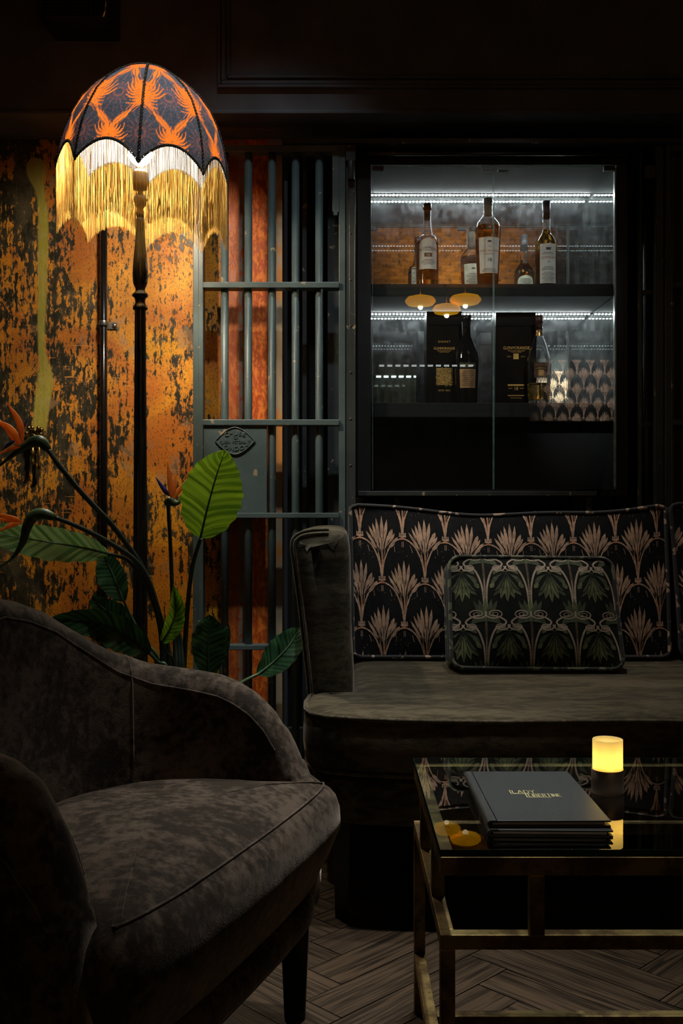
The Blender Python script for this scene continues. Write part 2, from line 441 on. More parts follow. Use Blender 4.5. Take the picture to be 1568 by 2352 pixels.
# ------------------------------------------------------------------ vault gate
YG = 3.46
def gx(px): return (px-784)*YG/F
def gz(py): return H-(py-1176)*YG/F
def make_gate(label, left, right, bars, rails, plate=None, flip=False, top=332):
    o = thing('vault_gate', (gx((left[0]+right[1])/2), YG, 0), label, 'gate')
    for st, dp in ((left, .045), (right, .03)):
        mb = MB(); mb.box((gx(st[0]), YG, 0.0), (gx(st[1]), YG+dp, gz(top)))
        if st is left and not flip: mb.box((gx(st[0])+.018, YG-.006, 0), (gx(st[1]), YG, gz(top)))
        mb.build('stile', M_gate, o, bevel=.002)
    MB().box((gx(left[1]), YG+.002, gz(347)), (gx(right[0]), YG+.05, gz(top))).build('top_rail', M_gate, o, bevel=.002)
    for r0, r1 in rails:
        mb = MB(); mb.box((gx(left[1])-.001, YG-.012, gz(r1)), (gx(right[0])+.001, YG+.045, gz(r0))); mb.build('cross_rail', M_gate, o, bevel=.002)
    for bx in bars:
        MB().tube([(gx(bx), YG+.02, .02), (gx(bx), YG+.02, gz(346))], .0132, 20).build('bar', M_gate, o)
    return o
rails = ((649, 662.5), (964, 977.5), (1178, 1190), (1481, 1492))
gate = make_gate('grey painted iron vault gate with round bars and maker plate, left of the cabinet', (443, 467), (778, 793), (514.5, 569, 623.6, 678, 732.5), rails)
MB().box((gx(763), YG-.002, gz(487)), (gx(779), YG+.03, gz(346))).box((gx(766), YG-.004, gz(495)), (gx(775), YG+.01, gz(487))).build('top_lock_block', M_gate, gate, bevel=.001)
MB().box((gx(468), YG-.004, gz(1178)), (gx(613), YG+.004, gz(978))).build('lock_plate', M_gate, gate, bevel=.001)
# cast plaque
pl = MB(); pc = Vector((gx(540), YG-.004, gz(1013))); hw, hh = 45*YG/F, 31*YG/F
def ves(t, k=1.0):
    x = math.cos(t); y = math.sin(t)
    yy = math.copysign((1-abs(x)**1.7), y) if abs(y) > 1e-6 else 0
    return (pc.x+hw*k*x, pc.z+hh*k*yy)
ring = [ves(2*PI*i/64) for i in range(64)]
pl.loft([[(x, pc.y, z) for x, z in ring], [(x, pc.y-.003, z) for x, z in ring]], sm=False)
pl.tube([(x, pc.y-.004, z) for x, z in ring], .0022, 6, closed=True)
pf = lambda x, y, z: (pc.x+x, pc.y-.0035-z, pc.z+y)
relief_text(pl, 'CHUBB', .0205, pf, .0018, 0, 1.0, 1.12, arc=.095, cy=.0255)
relief_text(pl, '128', .0115, pf, .0015, 0, 1.2, cy=.0102)
relief_text(pl, 'QUEEN VICTORIA ST', .0135, pf, .0015, 0, .82, cy=-.0042)
relief_text(pl, 'LONDON', .0205, pf, .0018, 0, 1.05, 1.1, arc=.095, up=False, cy=-.0265)
tag(pl.build('maker_plaque', M_gate, gate, fix=False), 'raised oval cast plaque')
# keyhole under the plaque
MB().lathe([(.001, 0), (.006, 0), (.006, .004), (.001, .004)], (0, 0, 0), 12, M=Matrix.Rotation(PI/2, 3, 'X')).build('keyhole_cover', M_gate_dark, gate).location = (gx(536)-gate.location.x, 0-.002, gz(1058))
# hinge jamb right of the gate, riveted
jb = thing('gate_jamb', (gx(805), YG, 0), 'dark riveted iron jamb between the left gate and cabinet', 'door frame')
MB().box((gx(794), YG+.004, 0), (gx(801), YG+.05, gz(332))).box((gx(801), YG-.002, 0), (gx(816), YG+.045, gz(332))).box((gx(813.5), YG-.008, 0), (gx(816.5), YG, gz(410))).build('post', M_gate_dark, jb, bevel=.0015)
for k in range(11):
    y = 430+k*106.5
    MB().sphere((gx(805), YG-.002, gz(y)), .0045, 10, sc=(1, .6, 1)).build('rivet', M_gate_dark, jb)
MB().box((gx(794), YG-.012, gz(372)), (gx(816), YG, gz(336))).tube([(gx(806), YG-.012, gz(415)), (gx(806), YG-.012, gz(374))], .012, 14).build('hinge', M_gate_dark, jb, bevel=.001)
MB().box((gx(751), WB+.005, 0), (gx(792), WB+.02, 2.2)).box((gx(690), WB+.03, 0), (gx(700), WB+.05, 2.2)).build('inner_panel', grey_paint('peeling_dark_paint', (.035, .042, .045), .63, .5), jb)
# head frame across the alcove
hf = thing('alcove_head_frame', (gx(1150), YG, gz(330)), 'dark iron head rail running above the glass cabinet', 'frame')
MB().box((gx(648), YG-.01, gz(331)), (gx(1600), YG+.04, gz(319))).build('rail', M_gate_dark, hf, bevel=.002)
MB().tube([(gx(818), YG+.03, gz(346)), (gx(1440), YG+.03, gz(346))], .007, 12).build('rod', M_gate_dark, hf)
# second gate at the right edge
g2 = make_gate('dark iron vault gate cut off by the right edge, beside the cabinet', (1528, 1545), (1700, 1715), (1598, 1652), rails, top=332)
for c in g2.children: c.data.materials[0] = M_gate_dark
MB().box((gx(1545), YG+.05, 0), (gx(1561), YG+.056, gz(346))).build('backing_plate', M_gate_dark, g2)
MB().box((gx(1560), YG+.05, 0), (gx(1700), YG+.056, gz(346))).build('backing_plate', M_black, g2)
j2 = thing('gate_jamb', (gx(1505), YG+.02, 0), 'narrow dark iron jamb with side rails between cabinet and right gate', 'door frame')
MB().box((gx(1508), YG+.01, 0), (gx(1526), YG+.09, gz(332))).build('post', M_gate_dark, j2, bevel=.002)
MB().box((gx(1476), YG+.03, 0), (gx(1480), YG+.10, gz(334))).build('edge_strip', M_gate_dark, j2, bevel=.001)
MB().tube([(gx(1497), YG+.07, 0), (gx(1497), YG+.07, gz(400))], .013, 14).build('rod', M_gate_dark, j2)
for y in (664, 972): MB().box((gx(1480), YG+.05, gz(y+6)), (gx(1508), YG+.09, gz(y-6))).build('side_rail', M_gate_dark, j2, bevel=.001)
MB().box((gx(1484), YG+.02, gz(405)), (gx(1510), YG+.07, gz(375))).build('hinge', M_gate_dark, j2, bevel=.001)

# ------------------------------------------------------------------ conduit
cp = thing('conduit_pipe', P(238, 1176, 3.55)-Vector((0, 0, H)), 'thin black vertical conduit pipe clamped to the rusted wall behind the lamp', 'pipe')
cx = P(238, 0, 3.55).x
MB().tube([(cx, 3.55, 0), (cx, 3.55, zb)], .0125, 20).build('pipe', M_blackgloss, cp)
cz = P(0, 743, 3.55).z
sd = MB(); sd.box((cx-.032, WB-.006, cz-.012), (cx+.036, WB, cz+.012)); sd.tube([(cx, 3.55, cz-.009), (cx, 3.55, cz+.009)], .0165, 20)
sd = sd.build('saddle_clamp', simple('galvanised_steel', (.30, .31, .32), .35, .9), cp, bevel=.001)
for dx in (-.027, .029): MB().sphere((cx+dx, WB-.009, cz), .0085, 12, sc=(1, .7, 1)).build('screw_head', simple('galvanised_steel', (.30, .31, .32), .35, .9), cp)

# ------------------------------------------------------------------ brass wall ornament
bo = thing('wall_lock_ornament', P(80, 1020, 3.57), 'ornate aged brass lock ornament on the rusted wall below the yellow run', 'ornament')
c = P(80, 1003, 3.57)
mb = MB(); s = 3.57/F
for dx, dy, r in ((-14, 20, 5), (-6, 21, 5), (8, 20, 5), (15, 16, 6), (-19, 8, 5), (-16, -2, 5), (14, 6, 5), (15, -5, 4), (-10, -12, 5), (8, -14, 5), (0, 14, 5), (12, 14, 4)):
    mb.sphere((c.x+dx*s, c.y, c.z+dy*s), r*s, 10)
mb.tube([(c.x+(9*math.cos(t)-6)*s, c.y-.006, c.z+(10*math.sin(t)-4)*s) for t in [PI*i/12 for i in range(13)]], .0022, 6)
mb.box((c.x-14*s, c.y, c.z-14*s), (c.x+12*s, 3.6, c.z+16*s)); mb.build('rosette', M_brass, bo)
def drop(x0, y0, y1, w, mat, nm):
    p = P(x0, y0, 3.565); L = (y1-y0)*s
    MB().lathe([(.001, 0), (w*.7*s, -.02*L), (w*.5*s, -.3*L), (w*.8*s, -.35*L), (w*.45*s, -.55*L), (w*.5*s, -.8*L), (w*.9*s, -.93*L), (.001, -L)], (p.x, p.y, p.z), 12).build(nm, mat, bo)
drop(75, 1018, 1068, 7, M_brass, 'pendant_drop'); drop(90, 1016, 1079, 6, M_brass, 'pendant_drop')
# ------------------------------------------------------------------ display cabinet
YF, YM = 3.50, 3.87
def cx_(px): return (px-784)*YF/F
def cz_(py): return H-(py-1176)*YF/F
cabx0, cabx1 = cx_(853), cx_(1413)
ctop, cbot = 2.09, .955
cab = thing('display_cabinet', ((cabx0+cabx1)/2, 3.68, 0), 'black built-in bottle cabinet with lit shelves, mirror back and glass doors', 'cabinet')
shm = wood('black_ash_shelf', (.004, .004, .0035), (.011, .010, .009), (2, 20, 30), .85)
# mirror with dust
mm = Mat('dusty_mirror'); N, L = mm.N, mm.L
gl = N.new('ShaderNodeBsdfGlossy'); gl.inputs[0].default_value = (.62, .66, .64, 1); gl.inputs['Roughness'].default_value = .010
df = N.new('ShaderNodeBsdfDiffuse'); df.inputs[0].default_value = (.5, .52, .53, 1)
dn = mm.noise(scale=9, detail=7, rough=.7)*mm.noise(scale=60, detail=3, stretch=(1, 1, .6))
mx = N.new('ShaderNodeMixShader'); L.new((dn.step(.12, .42)*.10+.015).v, mx.inputs[0]); L.new(gl.outputs[0], mx.inputs[1]); L.new(df.outputs[0], mx.inputs[2]); L.new(mx.outputs[0], mm.out.inputs[0])
zu, zl = 1.6864, 1.2767
MB().box((cabx0, YM, zl-.05), (cabx1, YM+.004, ctop)).build('mirror_back', mm.m, cab)
MB().box((cabx0-.02, YM+.005, cbot), (cabx1+.02, YM+.02, ctop+.02)).box((cabx0, YM-.03, cbot), (cabx1, YM+.004, zl-.052)).build('back_panel', M_black, cab)
for x0, x1 in ((cx_(819), cabx0-.001), (cabx1+.005, cabx1+.045)):
    MB().box((x0, YF+.01, cbot), (x1, YM+.005, ctop+.06)).build('side_panel', M_black, cab, bevel=.002)
sg = simple('brushed_edge', (.32, .33, .34), .3, .6)
MB().box((cabx1, YF+.03, zl-.05), (cabx1+.004, YM, ctop)).build('mirror_side', mm.m, cab)
MB().box((cabx1, YF+.006, cz_(1118)), (cabx1+.004, YF+.0295, cz_(384))).build('bright_edge_strip', sg, cab)
MB().box((cx_(819), YF+.008, ctop), (cabx1+.045, YM+.02, ctop+.06)).build('top_panel', shm, cab, bevel=.002)
MB().box((cx_(822), YF-.02, cz_(1128)-.017), (cx_(1368), YM, cz_(1128))).build('bottom_panel', M_gate_dark, cab, bevel=.002)
for z, t in ((zu, .0425), (zl, .05)):
    MB().box((cabx0, 3.53, z-t), (cabx1-.001, YM-.001, z)).build('shelf', shm, cab, bevel=.0015)
for x in (911, 1352): MB().box((cx_(x-7), YF, .10), (cx_(x+7), YF+.04, cbot-.002)).build('leg', M_gate_dark, cab, bevel=.002)
MB().box((cabx0-.02, YM-.02, .10), (cabx1+.04, YM, cbot)).build('lower_back_panel', M_black, cab)
def led_strip(z, y, n, dia, face=-1, nm='led_strip'):
    mb = MB(); mb.box((cabx0+.004, y-.005, z), (cabx1-.006, y+.005, z+.003))
    o = mb.build(nm, M_ledbase, cab)
    mb = MB(); w = (cabx1-cabx0-.012)/n
    for k in range(n):
        x = cabx0+.006+w*(k+.5); mb.box((x-dia, y-.0045, z-.0025), (x+dia, y+.0045, z-.0002))
    mb.build('led_diodes', M_led, o, fix=False); return o
led_strip(2.0865, 3.83, 62, .0036); led_strip(zu-.0425-.0035, 3.825, 62, .0030)
# glass side on the right with green edge, inside
tg = thin_glass('door_glass', dust=.0015); ge = simple('green_glass_edge', (.22, .38, .33), .15)
xs = cx_(1133)
for nm, x0, x1, hx in (('glass_door', cabx0+.003, xs-.0012, (855, 1106)), ('glass_door', xs+.0012, cabx1-.002, (1143, 1385))):
    z0, z1 = cz_(1124), cz_(382)
    d = MB(); d.box((x0+.0008, YF-.003, z0), (x1-.0008, YF+.003, z1)); d = d.build(nm, tg, cab)
    e = MB()
    for q in (x0, x1-.0012): e.box((q, YF-.003, z0), (q+.0012, YF+.003, z1))
    e.box((x0, YF-.003, z1), (x1, YF+.003, z1+.001)); e.build('polished_edge', ge, d, fix=False)
    for i, h in enumerate(hx):
        ww = 26*YF/F
        hz = cz_(388)
        MB().box((cx_(h), YF-.010, hz-.008), (cx_(h)+ww, YF+.010, hz+.008)).build('hinge', M_gate_dark, d, bevel=.001)
ih = MB().box((cx_(1385), YF+.01, cz_(690)), (cx_(1387), YM-.01, cz_(1))) if 0 else None

# ------------------------------------------------------------------ bottles
G_clear = real_glass('bottle_glass'); G_dark = real_glass('dark_bottle_glass', (.012, .010, .010)); G_dark.node_tree.nodes['Principled BSDF'].inputs['Transmission Weight'].default_value = .35
def liquor(nm, c): return real_glass(nm, c, 1.36)
M_lab_white = simple('cream_label_paper', (.74, .69, .64), .6, noise_amt=.06)
M_ink = simple('dark_ink', (.035, .03, .035), .6); M_inkr = simple('copper_ink', (.42, .16, .05), .4, .5); M_gold = simple('gold_foil', (.72, .46, .14), .28, 1, .15)
M_goldprint = simple('gold_print', (.85, .50, .14), .35, .6, .15); M_inkb = simple('brown_ink', (.16, .07, .03), .6)
def bottle(name, label, px, Y, zbase, s, prof, wall, fill, liq, cap, labels, glass=G_clear, group='whisky bottles in the cabinet'):
    """prof: (radius px, height px) from the base up; cap: (mat, [(r,h)...]); labels: list of (h0,h1,halfwidth,mat,texts,arch)"""
    X = (px-784)*Y/F; o = thing(name, (X, Y, zbase), label, 'bottle', group)
    P_ = [(r*s, h*s+.001) for r, h in prof]; rs = [p[1] for p in P_]; rr = [p[0] for p in P_]
    hs = sorted(set(list(np.linspace(0, P_[-1][1], 70))+rs)); out = [(.0005, .001)]+[(interp(h, rs, rr), h) for h in hs if h >= .001]
    ins = [(max(r-wall, .002), h) for r, h in out if h > .012]
    mb = MB(); mb.lathe(out+[(ins[-1][0], ins[-1][1])]+ins[::-1]+[(.0005, ins[0][1])], (X, Y, zbase), 40)
    mb.build('glass_body', glass, o)
    fz = fill*s
    li = [(r+.0003, h) for r, h in ins if h < fz]
    MB().lathe([(.0005, li[0][1]-.0003)]+li+[(.0005, fz)], (X, Y, zbase), 40).build('whisky', liq, o)
    cm, cp_ = cap
    MB().lathe([(.0005, cp_[0][1]*s)]+[(r*s, h*s) for r, h in cp_]+[(.0005, cp_[-1][1]*s)], (X, Y, zbase), 28).build('cap', cm, o)
    for h0, h1, hw, mat, texts, arch, back in labels:
        hm = (h0+h1)/2*s
        def fn(x, z, d=.0004):
            r = interp(z, rs, rr)+d; rm = interp(hm, rs, rr); a = x/rm
            sg = -1 if not back else 1
            return (X+r*math.sin(a)*(1 if not back else -1), Y+sg*r*math.cos(a), zbase+z)
        lb = MB(); g = []
        nu = 20
        for i in range(nu+1):
            u = -1+2*i/nu; top = h1*s-(arch*s*(1-math.sqrt(max(0, 1-u*u))) if arch else 0)
            g.append([fn(u*hw*s, lerp(h0*s, top, j/10)) for j in range(11)])
        lb.grid(g)
        for ti in texts:
            txt, size, zy, mi, sx = ti[:5]; ar = ti[5] if len(ti) > 5 else 0
            if txt == '#':   # block
                lb.grid([[fn(x, z, .0008) for z in (zy*s-size*s/2, zy*s+size*s/2)] for x in np.linspace(-sx*s, sx*s, 8)], mi)
            elif txt == '=': # lines of small print
                n = int(sx); 
                for k in range(n):
                    z = zy*s-k*size*s; hwk = hw*s*(.72 if k % 3 else .5)
                    x = -hwk
                    while x < hwk:
                        wl = random.uniform(.0012, .0035); lb.add([fn(x, z, .0008), fn(x+wl, z, .0008), fn(x+wl, z+size*s*.42, .0008), fn(x, z+size*s*.42, .0008)], [(0, 1, 2, 3)], mi); x += wl+.0009
            else: put_text(lb, txt, size*s, lambda x, y: fn(x, y, .0009), mi, sx, arc=ar*s, cy=zy*s)
        lb.build('back_label' if back else 'label', [mat, M_ink, M_inkr, M_goldprint, M_inkb], o, fix=False)
    return o
s3 = 3.65/F
am1 = liquor('amber_whisky', (.85, .30, .05)); am2 = liquor('golden_whisky', (.90, .52, .10)); am3 = liquor('deep_amber_whisky', (.72, .20, .03))
bottle('whisky_bottle', 'clear whisky bottle with arched white BOWMORE 15 label, first on the upper shelf', 981, 3.65, zu, s3,
       [(24, 0), (25.5, 6), (25.5, 100), (25, 115), (21, 123), (14, 128), (10.5, 140), (9, 160), (9, 186), (10, 187), (10, 192)], .0022, 112, am1,
       (M_blackgloss, [(7.5, 164), (7.5, 186), (9.5, 187), (9.5, 200)]),
       [(46, 116, 22, M_lab_white, [('BOWMORE', 8.5, 94, 1, 1.0, 42), ('#', 9, 78, 4, 9), ('15', 8, 78, 0, 1.0), ('=', 3.2, 66, 1, 4), ('=', 3, 88, 1, 1)], 14, 0),
        (30, 118, 20, M_whitecap, [('=', 4, 108, 1, 8)], 0, 1)])
bottle('whisky_bottle', 'broad-shouldered whisky bottle with white MACALLAN 18 label, middle of the upper shelf', 1120, 3.65, zu, s3,
       [(22, 0), (23.5, 6), (26, 60), (29.5, 128), (30, 142), (27, 154), (17, 166), (12, 172), (11, 180), (11, 212)], .0022, 148, am3,
       (simple('beige_capsule', (.40, .38, .30), .4), [(9, 172), (9.2, 180), (9.6, 181), (9.6, 196), (10.2, 197), (10.2, 213)]),
       [(37, 118, 25, M_lab_white, [('The', 6, 96, 2, 1), ('MACALLAN', 8.2, 87, 2, 1.0), ('18', 12, 66, 1, .9), ('#', 4, 108, 1, 4), ('=', 2.8, 79, 2, 1), ('=', 3, 46, 1, 3), ('#', .8, 116.5, 3, 23), ('#', .8, 38.5, 3, 22)], 0, 0),
        (134, 146, 8, M_ink, [('18', 6, 140, 3, 1)], 0, 0),
        (18, 126, 24, M_whitecap, [('=', 4, 100, 1, 7), ('#', 4, 114, 1, 4)], 0, 1)])
bottle('whisky_bottle', 'tall whisky bottle with white CLYNELISH 14 label, last on the upper shelf', 1254, 3.65, zu, s3,
       [(23, 0), (25, 5), (25, 100), (24, 112), (18, 123), (11.5, 131), (9.5, 142), (10, 158), (9, 172), (9, 200)], .0022, 140, am2,
       (simple('charcoal_capsule', (.07, .07, .075), .4), [(8.3, 166), (8.6, 178), (9.3, 180), (9.3, 206)]),
       [(14, 104, 19.5, M_lab_white, [('#', 3.2, 92.5, 1, 5), ('#', 1.2, 94.5, 1, 7), ('#', 1.4, 90, 1, 6.5), ('CLYNELISH', 8.4, 72, 2, .8), ('14', 6.5, 62, 1, 1), ('=', 3.2, 83, 1, 2), ('=', 3.2, 50, 1, 3), ('=', 3, 38, 1, 8)], 0, 0),
        (14, 97, 22, M_whitecap, [('=', 3, 88, 1, 5)], 14, 1)])
# little wildcat-like emblem on the last label
s4 = 3.57/F
bottle('whisky_bottle', 'black-topped dark whisky bottle with copper patterned label, in front of the left black box', 1071, 3.57, zl, s4,
       [(24, 0), (24.5, 8), (27, 70), (28, 100), (25, 118), (17, 138), (10.5, 155), (9, 165), (9, 182)], .003, 60, am3,
       (simple('black_stopper', (.02, .02, .022), .2, 0), [(7.5, 172), (9.5, 180), (9.5, 190), (11, 191), (11, 203)]),
       [(34, 77, 19, simple('copper_label', (.50, .27, .13), .4, .5), [('=', 4.4, 70, 4, 8)], 0, 0), (79, 92, 20, simple('black_label', (.02, .02, .02), .4), [('GLENMORANGIE', 5.6, 86, 3, .85), ('=', 2, 81, 3, 1)], 0, 0)], glass=G_dark)
bottle('whisky_bottle', 'clear half-empty whisky bottle with brown stopper, in front of the right black box', 1237, 3.57, zl, s4,
       [(24, 0), (24.5, 8), (27, 60), (28.5, 90), (27, 104), (18, 134), (11, 152), (8.5, 164), (8.5, 176)], .003, 47, am2,
       (simple('brown_stopper', (.09, .035, .025), .35), [(7, 160), (7, 170), (8, 176), (8, 184), (9.5, 185), (9.5, 202)]),
       [(57, 91, 16, simple('bronze_label', (.10, .045, .03), .4), [('GLENMORANGIE', 4.4, 86, 3, .8), ('=', 2.5, 80, 3, 2), ('#', 13, 68, 3, 6)], 0, 0),
        (155, 169, 8.3, simple('copper_collar', (.65, .36, .14), .3, 1), [('=', 2.6, 166, 4, 5)], 0, 0)])
def carton(label, x0, x1, ytop, col, txt):
    Y = 3.615; sc_ = Y/F; X0, X1 = (x0-784)*sc_, (x1-784)*sc_; zt = H-(ytop-1176)*sc_
    zt = min(zt, zu-.0425-.006)
    o = thing('whisky_box', ((X0+X1)/2, Y+.05, zl), label, 'box', 'black presentation boxes on the lower shelf')
    MB().box((X0, Y, zl+.0005), (X1, Y+.105, zt-.05)).build('carton', simple('box_'+str(x0), col, .3, Specular_IOR_Level=.12), o, bevel=.0015)
    MB().box((X0+.0004, Y+.0004, zt-.0495), (X1-.0004, Y+.1046, zt)).build('lid', simple('box_'+str(x0), col, .3, Specular_IOR_Level=.12), o, bevel=.0015)
    cxm = (X0+X1)/2; dbp = simple('dark_bronze_print', (.16, .10, .03), .4, .4)
    for t in txt:
        pr = MB()
        if t[0] == '#': pr.box((cxm+(t[1]-t[3])*sc_, Y-.0008, H-(t[2]+t[4]-1176)*sc_), (cxm+(t[1]+t[3])*sc_, Y-.0002, H-(t[2]-t[4]-1176)*sc_), t[5])
        elif t[0] == '*':
            for k in range(240):
                a = random.random()*6.28; r0 = random.choice((3, 6, 9))*sc_; qx, qy = t[1]+random.uniform(-17, 17), t[2]+random.uniform(-19, 19)
                c = Vector((cxm+qx*sc_, Y-.001, H-(qy-1176)*sc_)); d = Vector((math.cos(a), 0, math.sin(a)))*r0*.5; n = Vector((-math.sin(a), 0, math.cos(a)))*.0006
                pr.add([c-d-n, c+d-n, c+d+n, c-d+n], [(0, 1, 2, 3)], 0)
        else: put_text(pr, t[0], t[3]*sc_, lambda x, y: (x, Y-.0006, y), 0, t[4], spacing=t[5] if len(t) > 5 else 1, cx=cxm+t[1]*sc_, cy=H-(t[2]-1176)*sc_)
        pr.build('gold_bar' if t[0] == '#' else 'gold_pattern' if t[0] == '*' else 'gold_lettering', [M_goldprint, dbp], o, fix=False)
carton('tall black box printed SIGNET in gold, left on the lower shelf', 979, 1061, 715, (.005, .004, .004),
       [('SIGNET', 0, 785, 6.5, 1, 1.4), ('GLENMORANGIE', 0, 800.5, 8.2, .78), ('HIGHLAND SINGLE MALT', 0, 806, 2.8, 1), ('SCOTCH WHISKY', 0, 809, 2.8, 1), ('#', 0, 865, 19, 20, 1), ('*', 0, 865), ('ESTD 1843', 0, 897, 5.5, 1, 1.1)])
carton('wide dark brown box with gold 18, right on the lower shelf', 1138, 1231, 717, (.008, .0045, .004),
       [('GLENMORANGIE', 1, 799.5, 10, .8), ('HIGHLAND SINGLE MALT', 1, 806, 3.4, 1), ('SCOTCH WHISKY', 1, 809, 3, 1), ('#', 0, 818.5, 6, 6.5, 0), ('#', -16, 819, 5, 1.6, 1), ('#', 16, 819, 5, 1.6, 1), ('#', 0, 884.5, 19, 1.8, 0), ('18', 0, 893, 11, .95), ('AGED', -13, 892, 3.6, 1), ('YEARS', 13, 892, 3.6, 1), ('#', 0, 908.5, 19, 1.0, 0), ('Malted barley', 0, 914, 4, 1.2)])

# ------------------------------------------------------------------ cushions
def rrect(u, v, W, Hh, r):
    x, y = u*W, v*Hh; ax, ay = abs(x)-(W-r), abs(y)-(Hh-r)
    if ax > 0 and ay > 0:
        m = max(ax, ay); d = math.hypot(ax, ay); k = m/d; x = math.copysign(W-r+ax*k, x); y = math.copysign(Hh-r+ay*k, y)
    return x, y
class Cushion:
    def __init__(s, W, Hh, T, r, puff, M, warp=None):
        s.W, s.H, s.T, s.r, s.puff, s.M = W/2, Hh/2, T/2, r, puff, M; s.warp = warp or (lambda x, y, z: (x, y, z))
    def pt(s, x, y, side=-1, d=0):
        """local: x across, z up, y depth (front = -)"""
        u, v = x/s.W, y/s.H
        b = s.T+s.puff*max(0, 1-abs(u)**2.6)*max(0, 1-abs(v)**2.6)+d
        q = s.warp(x, side*b, y); return s.M @ Vector(q)
    def mesh(s, name, mats, parent, nu=60, nv=40):
        mb = MB()
        for side in (-1, 1):
            mb.grid([[s.pt(*rrect(-1+2*i/nu, -1+2*j/nv, s.W, s.H, s.r), side) for j in range(nv+1)] for i in range(nu+1)])
        per = s.outline(120)
        rows = []
        for t in (-1, -.8, -.3, .3, .8, 1):
            bul = .004*(1-t*t)
            rows.append([s.M @ Vector(s.warp(x+nx*bul, t*s.T, y+ny*bul)) for x, y, nx, ny in per])
        mb.grid(rows, closev=True)
        return mb
    def outline(s, n):
        out = []
        c = [(-1, -1), (1, -1), (1, 1), (-1, 1)]
        for k in range(4):
            a, b = c[k], c[(k+1) % 4]; m = n//4
            for i in range(m):
                u, v = lerp(a[0], b[0], i/m), lerp(a[1], b[1], i/m); x, y = rrect(u, v, s.W, s.H, s.r)
                out.append((x, y))
        res = []
        for i in range(len(out)):
            a, b = Vector(out[i-1]), Vector(out[(i+1) % len(out)]); t = (b-a).normalized(); res.append((*out[i], t.y, -t.x))
        return res
    def piping(s, mb, rad, side, mi=0):
        mb.tube([s.M @ Vector(s.warp(x, side*s.T, y)) for x, y, _, _ in s.outline(160)], rad, 8, mi, closed=True)
def ribbon(mb, cu, pts, ws, mi, d=.0007, side=-1, jag=0):
    """pts in cushion-local (x,y); clipped to the outline"""
    n = len(pts); L_ = []
    for i in range(n):
        a = Vector(pts[max(i-1, 0)]); b = Vector(pts[min(i+1, n-1)]); t = (b-a)
        t = t.normalized() if t.length > 0 else Vector((0, 1)); nn = Vector((-t.y, t.x)); w = ws[i]*(1+random.uniform(-jag, jag)); p = Vector(pts[i])
        L_.append((p+nn*w/2, p-nn*w/2))
    for i in range(n-1):
        q = [L_[i][0], L_[i+1][0], L_[i+1][1], L_[i][1]]
        if all(abs(p.x) < cu.W-.001 and abs(p.y) < cu.H-.001 for p in q):
            if any(abs(p.x) > cu.W-cu.r*.6 and abs(p.y) > cu.H-cu.r*.6 for p in q): continue
            mb.add([cu.pt(p.x, p.y, side, d) for p in q], [(0, 1, 2, 3)], mi)
def curve2(pts, n):
    return [(p.x, p.y) for p in spline([(a, b, 0) for a, b in pts], n)]
def leafw(n, w, peak=.55):
    return [w*max(.04, math.sin(PI*(t**(math.log(.5)/math.log(peak)))))for t in [i/n for i in range(n+1)]]
FANL = [((8, 380), (8, 775), 40, .6), ((-6, 390), (-58, 748), 38, .6), ((-16, 390), (-100, 690), 35, .6), ((-26, 400), (-142, 652), 32, .6), ((-30, 380), (-178, 590), 30, .6),
        ((20, 390), (70, 738), 37, .62), ((34, 390), (132, 622), 46, .72), ((44, 385), (158, 570), 32, .7), ((46, 375), (196, 522), 38, .7), ((44, 350), (160, 452), 24, .7), ((-34, 350), (-126, 490), 24, .6),
        ((-34, 370), (-158, 548), 18, .6), ((20, 330), (88, 560), 32, .6), ((-16, 330), (-66, 580), 32, .6), ((4, 300), (6, 560), 44, .5)]
